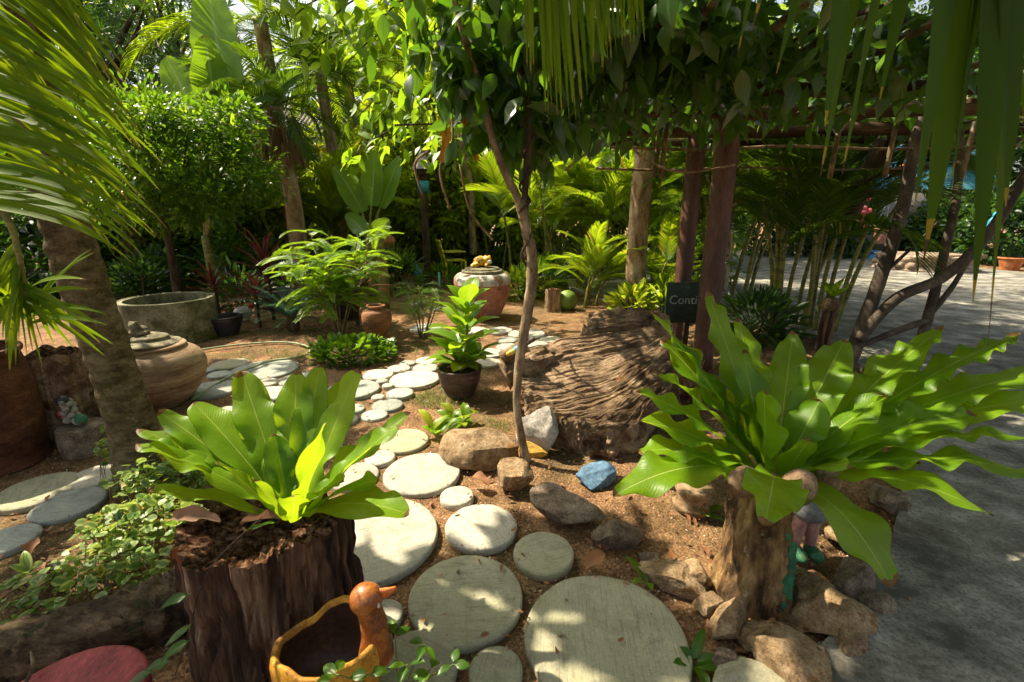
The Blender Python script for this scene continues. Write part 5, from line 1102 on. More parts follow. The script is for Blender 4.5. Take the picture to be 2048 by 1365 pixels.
for k in (1, 2, 3):
    for i in range(9): big_leaf(bpl, tops[k]*(.4+.075*i)+BPt*(.6-.075*i), 2.4*i+k, .35+.08*i, .27, .066, m_bright, .8)
# yellow seedlings
for j, (px, py, lab) in enumerate([(870, 872, 'yellow green seedlings with broad leaves behind the tan boulder, left clump'), (908, 850, 'leafy seedlings behind the tan boulder, right clump')]):
    b = G(px, py); r = thing('seedling_clump', lab, 'plant', b, 'seedlings by the boulder')
    for i in range(10): big_leaf(r, b+rng.normal(size=3)*np.array([.05, .03, 0]), rng.uniform(0, 6.28), rng.uniform(.7, 1.3), rng.uniform(.12, .24), .034, m_gold if rng.random() < .35 else m_bright, 1.3)
# low green shrub mound
def mound(name, label, cat, px, py, wpx, hgt, n, mat, kind, size, group=None, ry=.7):
    b = G(px, py); R = M(wpx, b)/2; b = b+np.array([0, R*ry*.6, 0]); r = thing(name, label, cat, b, group); P, dn = blob_points(b+np.array([0, 0, hgt*.35]), (R, R*ry, hgt*.7), n, .35); k = P[:, 2] > .01; P, dn = P[k], dn[k]
    mb = MB(); leaves(mb, P, dn+np.array([0, 0, .3]), size*rng.uniform(.6, 1.2, len(P)), kind, .5); mb.build('foliage', mat, r)
    mb = MB()
    for i in range(7): a = i*.9; tube(mb, [b+np.array([0, 0, -.02]), b+np.array([R*.4*math.cos(a), R*ry*.4*math.sin(a), hgt*.4]), b+np.array([R*.75*math.cos(a), R*ry*.7*math.sin(a), hgt*.75])], [.008, .004], 5, 3)
    mb.build('stems', m_bark_dark, r); return r
mound('low_shrub', 'low rounded mound of dark green leaves in front of the terracotta vase', 'shrub', 695, 732, 170, .24, 1100, m_mid, 'round', .055)
mound('golden_shrub', 'bright golden variegated shrub behind the driftwood horn', 'shrub', 1270, 640, 96, .42, 420, m_gold, 'oval', .15)
mound('leafy_shrub', 'leafy green shrub beside the far clay pot', 'shrub', 790, 590, 120, .8, 700, m_mid, 'lance', .16)
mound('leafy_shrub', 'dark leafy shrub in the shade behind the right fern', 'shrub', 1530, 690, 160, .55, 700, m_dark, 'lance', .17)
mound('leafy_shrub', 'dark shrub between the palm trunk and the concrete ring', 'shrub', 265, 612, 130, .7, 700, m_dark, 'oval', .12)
mound('leafy_shrub', 'pale leafy shrub across the driveway under the hanging pot', 'shrub', 1835, 512, 120, 1.2, 600, m_mid, 'lance', .3)
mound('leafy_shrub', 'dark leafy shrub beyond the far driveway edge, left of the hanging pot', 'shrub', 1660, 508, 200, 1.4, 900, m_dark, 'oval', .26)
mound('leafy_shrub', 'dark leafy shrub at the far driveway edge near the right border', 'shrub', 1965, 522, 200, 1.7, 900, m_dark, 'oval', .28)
for px, py, w_, h_, n_, m_, kd, sz, lab in [
    (470, 618, 110, .55, 500, m_dark, 'lance', .20, 'dark strap leaved undergrowth behind the black pot'), (610, 612, 120, .55, 500, m_mid, 'lance', .18, 'green undergrowth behind the dark cycad'),
    (300, 600, 130, .8, 600, m_dark, 'oval', .16, 'shaded undergrowth behind the concrete ring'), (880, 575, 80, .4, 380, m_mid, 'lance', .18, 'grassy tuft plant left of the standpipe'),
    (1040, 600, 70, .5, 380, m_areca, 'lance', .22, 'yellow green tuft right of the peeling jar'), (1085, 596, 80, .6, 420, m_mid, 'lance', .24, 'leafy tuft beside the cut stump'),
    (700, 570, 130, .8, 600, m_mid, 'oval', .20, 'bushy green plant behind the feathery shrub'), (560, 575, 120, .7, 520, m_forest, 'oval', .20, 'light green plant below the shaggy palm'),
    (930, 545, 110, .6, 520, m_areca, 'lance', .30, 'fern like tuft behind the yellow chair'), (760, 545, 120, .7, 520, m_dark, 'oval', .22, 'dark plant beside the wooden stand'),
    (1200, 560, 110, .6, 480, m_areca, 'lance', .30, 'bright tuft in front of the far drive'), (400, 575, 110, .7, 520, m_mid, 'oval', .18, 'green plant beneath the banana leaves'),
    (1330, 640, 80, .45, 380, m_forest, 'lance', .20, 'yellowish undergrowth behind the name board'), (200, 590, 130, .9, 560, m_dark, 'oval', .18, 'dark undergrowth behind the leaning palm')]:
    mound('leafy_plant', lab, 'plant', px, py, w_, h_, n_, m_, kd, sz, 'undergrowth of the garden')
# variegated ground plants at the left
gcx = thing('ground_cover', 'dense variegated ground plants with scalloped leaves left of the rotten stump', 'ground plants', G(290, 1120)); P = []; Q = []
def gc_pts(px, py, rx, ry, n, h):
    b = G(px, py); a = rng.uniform(0, 6.28, n); q = np.sqrt(rng.random(n)); x = b[0]+rx*q*np.cos(a); y = b[1]+ry*q*np.sin(a); return np.stack([x, y, .03+h*(.35+.65*rng.random(n))*(1-.5*q)], -1)
P = np.concatenate([gc_pts(330, 1010, .24, .12, 420, .27), gc_pts(300, 1090, .26, .16, 460, .23), gc_pts(230, 1170, .26, .12, 190, .17), gc_pts(150, 1200, .30, .12, 90, .10), gc_pts(60, 1220, .22, .12, 30, .09), gc_pts(380, 1000, .2, .12, 240, .24), gc_pts(240, 960, .09, .05, 60, .36)])
d = rng.normal(size=(len(P), 3))*np.array([1, 1, .25]); mb = MB(); leaves(mb, P, d, .018+.034*rng.random(len(P))**1.6, 'round', .55); o = mb.build('foliage', m_var, gcx); o['kind'] = 'stuff'
mb = MB()
for p in P[::3]: tube(mb, [(p[0]+rng.normal()*.02, p[1]+rng.normal()*.02, -.01), p+np.array([0, 0, -.01]), p], .0018, 4, 2, cap=False, r=.5)
o = mb.build('stems', m_bark_thin, gcx); o['kind'] = 'stuff'
for px, py, n_, mat, lab in [(75, 1260, 9, m_bright, 'small bright green rosette plant just behind the fallen log'), (110, 1165, 9, m_red, 'small reddish broad leaved weed in front of the grey oval stone'), (60, 1150, 6, m_var, 'pale edged leafy weed at the left edge of the bed'), (1385, 1330, 6, m_mid, 'tiny green weed beside the largest stepping stone'), (1290, 1165, 5, m_bright, 'tiny weed sprout near the flat tan rock'), (1405, 1030, 7, m_mid, 'thin upright weed in front of the carved pedestal'), (98, 880, 7, m_var, 'little pale plant between the barrel and the stone block')]:
    b = G(px, py); r = thing('weed', lab, 'plant', b)
    for i in range(n_): big_leaf(r, b, 2.4*i, rng.uniform(.4, 1.2), rng.uniform(.06, .13), .018, mat, .9)
# trailing weed in front of the duck planter
b = G(800, 1420); r = thing('trailing_weed', 'trailing weed with toothed dark leaves in front of the duck planter', 'plant', b)
for i, (px, py, y_) in enumerate([(790, 1270, 1.0), (850, 1290, .98), (905, 1330, .95), (740, 1350, .86), (675, 1350, .84), (815, 1330, .93), (860, 1340, .93)]):
    t = D(px, py, y_); mb = MB(); tube(mb, [b, (b+t)/2+np.array([0, 0, .03]), t], .0022, 5, 4); mb.build('stem', m_stem, r)
    for k in range(3): big_leaf(r, t, rng.uniform(0, 6.28), rng.uniform(-.2, .4), .05, .012, m_mid, .5)
# vine sprig hanging on the stump
r = thing('creeper_sprig', 'thin creeper with narrow leaves climbing the face of the rotten stump', 'vine', (SB[0], SB[1]-.26, .0)); yf = SB[1]-.29
lp_ = [(350, 1350), (385, 1260), (400, 1190), (425, 1130), (490, 1075)]; C = np.array([D(a, b_, yf+.0) for a, b_ in lp_]); C[:, 1] += np.array([0, -.01, -.01, .02, .08]); mb = MB(); tube(mb, C, .0014, 5, 8); mb.build('stem', m_bark_dark, r)
for px, py, az in [(372, 1195, 3.6), (380, 1250, 4.0), (375, 1285, 3.9), (480, 1070, 1.0), (335, 1330, 3.3), (300, 1350, 3.4)]:
    big_leaf(r, D(px+10, py-8, yf-.02), az, -.2, .075, .014, m_mid, .3)
# fallen dry leaves large enough to pick out
for px, py, L, lab in [(978, 972, .13, 'big curled orange brown dead leaf by the yellowish rock'), (1172, 1138, .12, 'dark brown dead leaf beside the small olive stone'), (1335, 810, .16, 'orange brown dead leaf standing by the driftwood'), (1246, 760, .09, 'pale tan dead leaf lying on the driftwood ridges'), (60, 1110, .10, 'red brown dead leaf near the grey stone at the left edge')]:
    z = .50 if px == 1246 else .03; b = G(px, py, z) if px != 1246 else D(1246, 760, 2.96); mb = MB(); C = arch(b, rng.uniform(0, 6), .5 if px != 1335 else 1.3, L, 1.0, 12); strip(mb, C, up_of(C), lambda t: L*.28*np.sin(np.pi*np.clip(t*.94+.03, 0, 1)), K=7, dish=.5, wave=.01, wfreq=70)
    tag(mb.build('dead_leaf', m_litter if px != 1335 else leaf_mat('orange_dead_leaf', (.42, .15, .04), (.5, .22, .07), None, .2, .6)), lab, 'dead leaf', 'dead leaves')
# red undergrowth behind the driftwood
strap_plant('red_bromeliad', 'reddish strap leaved bromeliad in the shade right of the driftwood', 'plant', G(1372, 800), 22, .22, .012, (.2, 1.3), .9, m_red)
strap_plant('red_bromeliad', 'second reddish rosette closer to the pergola post', 'plant', G(1395, 760), 20, .26, .012, (.2, 1.3), .9, m_red)
# cordylines, bromeliads, striped plants
strap_plant('cordyline', 'dark red cordyline with upright strap leaves behind the feathery shrub', 'plant', G(548, 640), 30, .62, .030, (.1, 1.45), .8, m_red, 'red cordylines', .75)
strap_plant('cordyline', 'dark red cordyline rising through the feathery shrub', 'plant', G(716, 650), 34, .60, .028, (.1, 1.45), .9, m_red, 'red cordylines', .55)
strap_plant('cordyline', 'small dark red cordyline left of the cycad', 'plant', G(520, 655), 24, .42, .022, (.1, 1.4), .8, m_red, 'red cordylines', .45)
strap_plant('cordyline', 'thin red stemmed cordyline behind the bonsai tub', 'plant', G(440, 640), 26, .46, .022, (.1, 1.4), .8, m_red, 'red cordylines', .5)
strap_plant('striped_bromeliad', 'cream striped spiky plant in the shade behind the round topped tree', 'plant', G(425, 560), 26, .75, .035, (.2, 1.35), .7, m_yel)
strap_plant('nest_fern', 'dark nest fern in a pot behind the concrete ring', 'fern', G(440, 590)+np.array([0, 0, .35]), 18, .7, .055, (.25, 1.2), .8, m_dark, stemh=0)
strap_plant('dark_bromeliad', 'dark glossy strap leaved rosette beside the pergola post', 'plant', G(1545, 680), 30, .48, .028, (.15, 1.3), .9, m_dark)
strap_plant('dark_bromeliad', 'dark strap leaved rosette in front of the areca canes', 'plant', G(1480, 690), 30, .45, .028, (.15, 1.3), .9, m_dark)
# coconut totem with a small fern
p = G(1640, 720); tm = thing('coconut_totem', 'slim dark totem topped by a coconut and a small nest fern at the driveway edge', 'totem', p); ht_ = D(1640, 610, p[1])[2]
mb = MB(); tube(mb, [p-np.array([0, 0, .05]), p+np.array([.0, 0, ht_*.5]), p+np.array([0, 0, ht_-.05])], [.05, .065, .06], 16, 8, .15, 3); mb.build('shaft', m_stump, tm)
mb = MB(); ball(mb, p+np.array([0, 0, ht_]), (.085, .08, .085), 3, None, .1); mb.build('coconut', m_husk, tm)
for i in range(11):
    mb = MB(); C = arch(p+np.array([0, 0, ht_+.06]), i*2.4, .75+.06*i, .20+.02*(i % 3), .5, 9); strip(mb, C, up_of(C), lambda t: .032*np.sin(np.pi*np.clip(.1+t*.85, 0, 1)), K=5, dish=.3, wave=.006); mb.build('frond', m_frond2, tm)

# pinnate plants
def frond_mesh(name, L, nl, lf, ang, droop, wl, bend, mat, el=.0, vee=.3, seg=4, rach=.008, start=.12):
    mb = MB(); C = arch((0, 0, 0), 0, el, L, bend, 18, 1.6); pinnate(mb, C, nl, lf, ang, droop, wl, seg, start, np.array([-math.sin(el*.5)*.2, 0, 1.0]), rach, vee); return mb.mesh(name, mat)
def place(root, me, p, az, el, sc, roll=0.0, name='frond'):
    m = Matrix.Translation(Vector(np.asarray(p)-np.array(root.location))) @ Matrix.Rotation(az, 4, 'Z') @ Matrix.Rotation(-el, 4, 'Y') @ Matrix.Rotation(roll, 4, 'X') @ Matrix.Scale(sc, 4)
    return inst(name, me, root, m)
fe = lambda a: (lambda t: a*(.25+.75*math.sin(math.pi*min(1, max(0, .08+t*.88)))**.7))
FM_areca = [frond_mesh('areca_frond', 1.5, 34, fe(.46), .95, .30, .016, b_, m_areca) for b_ in (1.2, 1.5, .9)]
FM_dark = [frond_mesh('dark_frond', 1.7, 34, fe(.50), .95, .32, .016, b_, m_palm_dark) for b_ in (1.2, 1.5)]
FM_coco = [frond_mesh('coconut_frond', 3.0, 46, fe(.75), .9, .40, .022, b_, m_palm) for b_ in (1.1, 1.5)]
FM_feather = [frond_mesh('feather_leaf', .42, 24, fe(.085), 1.15, .06, .0085, b_, m_bright, seg=2, rach=.003) for b_ in (.7, 1.1)]
FM_cycad = [frond_mesh('cycad_frond', .62, 30, fe(.14), 1.1, .03, .006, b_, m_blue, seg=2, rach=.005) for b_ in (.6, .95)]
FM_wisp = [frond_mesh('wisp_leaf', .30, 11, fe(.09), .8, .08, .004, b_, m_mid, seg=2, rach=.002) for b_ in (.7, 1.2)]
def areca(label, px, py, nst, hmin, hmax, FMs, spread=.35, nf=6, sc=1.0, lean=.25, group='areca palm clumps', seedb=0, yoff=0, name='areca_palm'):
    b = G(px, py)+np.array([0, yoff, 0]); r = thing(name, label, 'palm', b, group)
    for i in range(nst):
        az = rng.uniform(0, 6.28); h = rng.uniform(hmin, hmax); o = spread*math.sqrt(rng.random()); b0 = b+np.array([o*math.cos(az), o*math.sin(az)*.7, -.03]); ln = lean*h*rng.uniform(.4, 1.2)
        t = b0+np.array([ln*math.cos(az), ln*math.sin(az)*.7, h]); md = (b0+t)/2-np.array([ln*.2*math.cos(az), 0, 0]); mb = MB(); tube(mb, [b0, md, t], [.035*sc, .030*sc, .022*sc], 8, 5); mb.build('cane', m_stem, r)
        for k in range(nf): place(r, FMs[rng.integers(len(FMs))], t-np.array([0, 0, .04*k]), az+k*2.4+rng.normal()*.3, 1.25-.18*k+rng.normal()*.1, sc*rng.uniform(.7, 1.1), rng.normal()*.25)
    return r
areca('areca palm clump with yellow green canes just behind the cut stump', 1165, 612, 6, .25, .6, FM_areca, .25, 4, .62, .5)
areca('small yellowish areca palm at the foot of the tan trunk', 1300, 612, 5, .3, .8, FM_areca, .3, 5, .65, .4)
areca('tall areca palm clump between the two tan trunks', 1150, 585, 7, 1.2, 2.4, FM_areca, .7, 5, 1.1, .25)
areca('areca palm clump behind the peeling jar', 1060, 570, 6, .8, 1.8, FM_areca, .5, 5, 1.0, .3)
areca('tall areca palm clump left of the pergola posts', 1330, 590, 8, 1.2, 2.6, FM_areca, .6, 5, 1.1, .2)
areca('dense far areca palm behind the tan trunk', 1240, 520, 8, 1.5, 3.4, FM_areca, .9, 5, 1.4, .2)
areca('areca palm far behind the yellow chair', 960, 520, 7, 1.0, 2.6, FM_areca, .8, 5, 1.3, .25)
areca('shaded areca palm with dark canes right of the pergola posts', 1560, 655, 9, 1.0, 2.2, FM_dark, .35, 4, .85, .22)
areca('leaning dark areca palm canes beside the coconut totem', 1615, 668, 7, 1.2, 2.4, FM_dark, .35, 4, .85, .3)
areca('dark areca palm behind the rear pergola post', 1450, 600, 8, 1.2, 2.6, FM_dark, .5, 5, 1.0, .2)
areca('areca palm across the driveway left of the hut', 1600, 512, 7, 1.2, 3.2, FM_areca, .8, 5, 1.3, .2)
areca('areca palm between the house and the shrine', 800, 545, 6, .8, 2.0, FM_areca, .6, 5, 1.1, .3)
areca('areca palm below the small house', 640, 560, 7, .8, 2.2, FM_areca, .7, 5, 1.2, .3)
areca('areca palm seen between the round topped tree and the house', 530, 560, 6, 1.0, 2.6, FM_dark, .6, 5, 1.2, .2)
areca('far areca palm right of the shrine', 905, 500, 7, 1.4, 3.4, FM_areca, .9, 5, 1.5, .2)
areca('fine areca palm left of the yellow chair', 870, 522, 4, .5, 1.6, FM_areca, .5, 4, 1.0, .3)
areca('leaning areca palm right of the yellow chair', 985, 545, 4, .6, 1.8, FM_areca, .4, 4, .9, .4)
areca('fine areca palm behind the red cordylines', 610, 565, 4, .7, 1.8, FM_areca, .5, 4, 1.0, .3)
# feathery shrub
def feathery(label, px, py, nst, h, n, FMs, rad, group=None, name='feathery_shrub', el=(.0, .7)):
    b = G(px, py); r = thing(name, label, 'shrub', b, group)
    for i in range(nst):
        a = i*2.4; t = b+np.array([rad*.5*math.cos(a), rad*.4*math.sin(a), h*rng.uniform(.7, 1)]); mb = MB(); tube(mb, [b+np.array([.03*math.cos(a), .03*math.sin(a), -.02]), (b+t)/2+np.array([.03, 0, 0]), t], [.012, .008, .004], 6, 4); mb.build('stem', m_bark_thin, r)
        for k in range(n): u = .35+.65*k/n; place(r, FMs[k % len(FMs)], b+(t-b)*u, 2.4*k+a, rng.uniform(*el), rng.uniform(.8, 1.3), rng.normal()*.2, 'leaf')
    return r
feathery('bright feathery leaved shrub in the sun behind the clay vase', 680, 668, 8, 1.35, 20, FM_feather, .95)
feathery('wispy fine leaved plant with thin stems behind the brown potted plant', 845, 672, 8, .65, 8, FM_wisp, .45, name='wispy_plant')
b = G(588, 662); cy = thing('cycad', 'dark blue green cycad rosette under the feathery shrub', 'cycad', b)
for i in range(22): place(cy, FM_cycad[i % 2], b+np.array([0, 0, .16]), 2.4*i, .15+.045*i, rng.uniform(.8, 1.1))
mb = MB(); lathe(mb, smooth_prof([(.07, -.02), (.085, .08), (.06, .17), (.001, .19)], 3), b, 18, wob=.1); mb.build('trunk', m_bark_dark, cy)

# broad-leaved trees
def limbs(root, base, top, r0, ends, mat, trunk=True, name='trunk'):
    base, top = np.asarray(base), np.asarray(top); mb = MB(); tube(mb, [base-np.array([0, 0, .05]), (base+top)/2+np.array([r0*.6, 0, 0]), top], [r0*1.25, r0, r0*.75], 14, 8, .14, int(abs(base[0]*7))); mb.build(name, mat, root)
    for e_ in ends: mb = MB(); e_ = np.asarray(e_); tube(mb, [top-np.array([0, 0, .05]), (top+e_)/2+rng.normal(size=3)*.1, e_], [r0*.6, r0*.35, r0*.12], 8, 6, .1, 3); mb.build('limb', mat, root)
def tree(name, label, base, hc, rad, ncl, per, cs, size, kind, mat, bark, r0=.1, group=None, cat='tree', trunk_top=None, fills=None):
    base = np.asarray(base, float); c = base+np.array([0, 0, hc]); r = thing(name, label, cat, base, group)
    P, dn = clumps(c, rad, ncl, per, cs); mb = MB(); leaves(mb, P, dn, size*rng.uniform(.65, 1.2, len(P)), kind, .6); mb.build('crown', mat, r)
    tt_ = c-np.array([0, 0, rad[2]*.5]) if trunk_top is None else np.asarray(trunk_top)
    limbs(r, base, tt_, r0, [c+np.array([rad[0]*.6*math.cos(k*1.3), rad[1]*.6*math.sin(k*1.3), rad[2]*(.1+.25*(k % 3))]) for k in range(6)], bark); return r
# round topped tree in tub
cc = D(395, 330, RTb[1]); RW = M(128, cc)
rt_ = tree('round_topped_tree', 'dense round topped small tree with sunlit crown in a brown tub', RTb, cc[2]-RTb[2], (RW*1.05, RW*.85, RW*.95), 90, 80, .27, .080, 'oval', m_mid, m_bark_dark, .05)
mb = MB()
for ox, oy, oz, rr_, nn_ in [(-.80, -.1, -.15, .50, 20), (.80, .0, -.10, .45, 18), (.15, -.3, -.60, .55, 18), (-.50, -.2, .60, .42, 16), (.55, .1, .65, .40, 16)]:
    P, dn = clumps(cc+RW*np.array([ox, oy, oz]), (RW*rr_, RW*rr_*.8, RW*rr_*.75), nn_, 60, .2); leaves(mb, P, dn, .085*rng.uniform(.5, 1.35, len(P)), 'oval', .7)
mb.build('side_boughs', m_mid, rt_)
mb = MB(); P, dn = clumps(cc+np.array([0, -.05, RW*.25]), (RW*1.0, RW*.8, RW*.75), 34, 22, .17); leaves(mb, P, dn+np.array([0, 0, .2]), .095*rng.uniform(.65, 1.2, len(P)), 'oval', .6); mb.build('foliage', m_bright, rt_)
# sunlit tree with big leaves above the path
r = thing('overhanging_tree', 'branch of large sunlit leaves hanging from the top over the path', 'tree', (-2.2, 5.4, 0))
b0 = np.array([-.95, 4.0, 3.6]); mb = MB(); tube(mb, [(.55, 4.6, -.05), (.5, 4.5, 1.6), (.2, 4.3, 2.6), (-.3, 4.1, 3.4), b0], [.07, .06, .05, .04, .03], 10, 6, .1, 3)
r.location = (.55, 4.6, 0); mb = MB(); tube(mb, on_line([(1000, 560), (998, 480), (1000, 400), (996, 330), (985, 240), (960, 120), (930, -30)], 6.9, 6.2), [.10, .085, .08, .075, .07, .06], 16, 8, .12, 8); mb.build('trunk', m_bark_tan, r)
r.location = G(1000, 575)
P = []; dn = []
for px, py, y_ in [(640, 60, 3.6), (600, 130, 3.7), (690, 130, 3.6), (740, 60, 3.4), (760, 180, 3.9), (820, 110, 3.5), (830, 230, 4.2), (760, 300, 4.8), (700, 250, 4.6), (880, 50, 3.2), (870, 300, 4.8), (930, 130, 3.3), (690, 330, 5.0), (800, 20, 3.2), (950, 40, 3.0), (560, 60, 3.9), (900, 200, 3.9), (820, 330, 5.2), (740, 250, 4.5)]:
    y_ = y_*1.12+.9; e_ = D(px, py, y_); o_ = e_+np.array([.5, .3, .45]); mb = MB(); tube(mb, [o_, (o_+e_)/2+np.array([0, 0, .05]), e_], [.012, .008, .003], 5, 4); mb.build('twig', m_bark_dark, r)
    for k in range(20):
        u = rng.random(); q = o_*(1-u)+e_*u+rng.normal(size=3)*.09; P.append(q); dn.append(nrm(e_-o_)*.5+rng.normal(size=3)*.7+np.array([0, 0, -.35]))
P = np.array(P); dn = np.array(dn); sz_ = .20*rng.uniform(.7, 1.25, len(P)); k = leaf_objects(r, P, dn, sz_, 'broad', m_bright, 120, .5)
mb = MB(); leaves(mb, P[k], dn[k], sz_[k], 'broad', .5); mb.build('crown', m_bright, r)
# pergola vine
vn = thing('pergola_vine', 'dark glossy vine with big pointed leaves covering the pergola', 'vine', (1.0, 3.2, PZ))
n = 8200; P = np.stack([rng.uniform(-.45, 6.5, n), rng.uniform(1.6, 6.4, n), PZ+.02+.34*rng.random(n)**.8], -1)
Ln = np.array(LS)
def sunny(P):                                                             # leaves that leave the gap through which the fern gets its sun
    q = P-Ln*((P[:, 2]-.6)/Ln[2])[:, None]; return (((q[:, 0]-FR[0]+.12)/.55)**2+((q[:, 1]-FR[1]-.1)/.5)**2 < 1) & (rng.random(len(P)) < .8)
P = P[~sunny(P)]; n = len(P)
k = rng.random(n) < np.clip(.55+.6*fbm(P*np.array([1.2, 1.2, 0]), 3, 3)+.45*(P[:, 0] < 1.6), .25, 1); P = P[k]; d = rng.normal(size=(len(P), 3))*np.array([1, 1, .5])+np.array([0, -.2, -.35]); mb = MB(); leaves(mb, P, d, rng.uniform(.09, .19, len(P)), 'broad', .5)
Pd = []; dd = []
for px, py, y_, n_ in [(900, 120, 2.9, 40), (960, 180, 2.9, 50), (1000, 230, 2.9, 40), (1060, 250, 2.9, 40), (1120, 230, 2.9, 40), (1180, 210, 3.0, 34), (1000, 100, 2.7, 60), (1090, 120, 2.7, 60), (940, 40, 2.6, 50), (1200, 100, 2.8, 60), (1280, 60, 2.8, 50), (1340, 120, 3.0, 40), (1250, 180, 3.2, 24), (1400, 80, 2.8, 50), (1460, 200, 3.3, 34), (1500, 110, 2.9, 44), (1560, 200, 3.4, 20), (1640, 90, 2.9, 36), (1700, 180, 3.2, 18), (1800, 90, 3.0, 30), (1780, 150, 3.2, 12), (1240, 250, 3.3, 14), (1900, 60, 3.0, 30), (1120, 40, 2.5, 60), (1340, 20, 2.6, 50), (860, 60, 2.9, 24)]:
    n_ = int(n_*1.7); q = D(px, py, y_); Pd.append(q+rng.normal(size=(n_, 3))*np.array([.13, .16, .10])); dd.append(rng.normal(size=(n_, 3))*.55+np.array([0, -.15, -.75]))
Pd = np.concatenate(Pd); dd = np.concatenate(dd); k = ~sunny(Pd); Pd, dd = Pd[k], dd[k]
sz_ = rng.uniform(.09, .20, len(Pd)); k = leaf_objects(vn, Pd, dd, sz_, 'broad', m_vine, 210, .6)
leaves(mb, Pd[k], dd[k], sz_[k], 'broad', .6); o = mb.build('foliage', m_vine, vn)
for i in range(16):
    x = rng.uniform(-.2, 5.5); mb = MB(); y_ = rng.uniform(2.0, 3.2); tube(mb, [(x, y_, PZ+.1), (x+rng.normal()*.4, y_+.8, PZ+.22), (x+rng.normal()*.6, y_+1.8, PZ+.05), (x+rng.normal()*.8, y_+2.8, PZ+.15)], .011, 6, 6, .2, i); mb.build('vine_stem', m_bark_dark, vn)
for i, pt in enumerate([[(900, 200), (905, 280), (880, 340), (900, 420)], [(860, 300), (830, 330), (845, 390)], [(1230, 250), (1180, 300), (1130, 340)], [(1240, 262), (1290, 320), (1370, 345), (1470, 330)], [(920, 330), (940, 420), (985, 480)]]):
    mb = MB(); tube(mb, on_line(pt, 3.4, 3.6), .009, 5, 6, .2, i); mb.build('vine_stem', m_bark_thin, vn)
for i, (px, y0, y1) in enumerate([(888, 232, 325), (936, 225, 322)]):
    mb = MB(); C = np.array([D(px, y0, 3.1), D(px+4, (y0+y1)/2, 3.1), D(px+12*(i*2-.4), y1, 3.1)]); C = smooth_prof(C, 8); strip(mb, C, np.array([0, -1, .1]), lambda t: .040*(1-.65*t), K=5, dish=.4, wave=.01, wfreq=20)
    tag(mb.build('orange_bract', m_orange_rib), ['long orange hanging bract under the vine, left of the pair', 'long orange hanging bract under the vine, right of the pair'][i], 'bract', 'orange bracts under the vine')
# frangipani branches over the drive
fr = thing('frangipani_tree', 'bare branching tree with smooth dark limbs leaning over the driveway, with an added shading crown', 'tree', G(1700, 735))
for pts_, y0, y1, rr in [([(1690, 740), (1712, 690), (1755, 570), (1790, 470), (1815, 370), (1830, 280), (1860, 190)], 4.0, 4.6, [.085, .075, .07, .065, .06, .05]), ([(1716, 680), (1790, 600), (1880, 558), (1950, 500), (2010, 420), (2060, 330)], 4.05, 4.4, [.06, .06, .06, .055, .05]), ([(1840, 690), (1868, 590), (1890, 500), (1915, 380), (1920, 260)], 4.3, 4.7, [.055, .05, .045, .04]), ([(1850, 640), (1900, 580), (1935, 525)], 4.35, 4.4, [.035, .03, .025]), ([(1770, 545), (1830, 490), (1880, 440)], 4.2, 4.2, [.02, .016, .01]), ([(1700, 700), (1800, 660), (1860, 640)], 4.1, 4.35, [.03, .04, .04]), ([(1700, 430), (1740, 340), (1790, 240), (1830, 180)], 5.5, 5.2, [.12, .11, .10, .09])]:
    mb = MB(); tube(mb, on_line(pts_, y0, y1), [.8*q_ for q_ in rr], 14, 8, .14, int(y0*10)); mb.build('limb', m_bark_smooth, fr)
P, dn = clumps(np.array([4.6, 8.0, 4.1]), (3.6, 3.4, 1.0), 90, 36, .45); mb = MB(); leaves(mb, P, dn, .20*rng.uniform(.6, 1.2, len(P)), 'lance', .6); mb.build('crown', m_dark, fr)  # crown added to shade the far drive and fill the upper right darkly
for i, (px, py) in enumerate([(1105, 612)]):
    p = G(px, py+8); cs_ = thing('cut_stump', 'short weathered cut stump below the areca palm', 'stump', p); stump(cs_, p-np.array([0, 0, .03]), .12, .12, .36, m_bark_tan, m_crumb, 51, .12, .05, 60, 14)
p = G(1134, 618); mb = MB(); ball(mb, p+np.array([0, 0, .13]), (.16, .15, .17), 3, None, .03); tag(mb.build('green_gourd', plain('gourd_skin', (.16, .26, .04), .5)), 'round green gourd lying beside the cut stump', 'gourd')
for px, b_, t_, y_, w_, m_, lab in [(1268, 630, 60, 6.9, 36, m_bark_tan, 'thick tan sunlit palm trunk behind the golden shrub'), (1440, 560, 60, 9.0, 30, m_bark_tan, 'pale trunk partly hidden by the pergola posts')]:
    b = np.array([D(px, b_, y_)[0], y_, 0]); r = thing('palm_tree', lab, 'palm tree', b, 'tan trunked palms'); mb = MB(); R_ = M(w_, b)/2; tube(mb, [b-np.array([0, 0, .05]), b+np.array([-.03, 0, 1.8]), b+np.array([.05, 0, 4.6])], [R_*1.15, R_, R_*.85], 22, 14, .10, 6); mb.build('trunk', m_bark_tan, r)
    for k in range(11): place(r, FM_coco[k % 2], b+np.array([.05, 0, 4.6]), 2.4*k, 1.1-.16*k, rng.uniform(.8, 1.0))
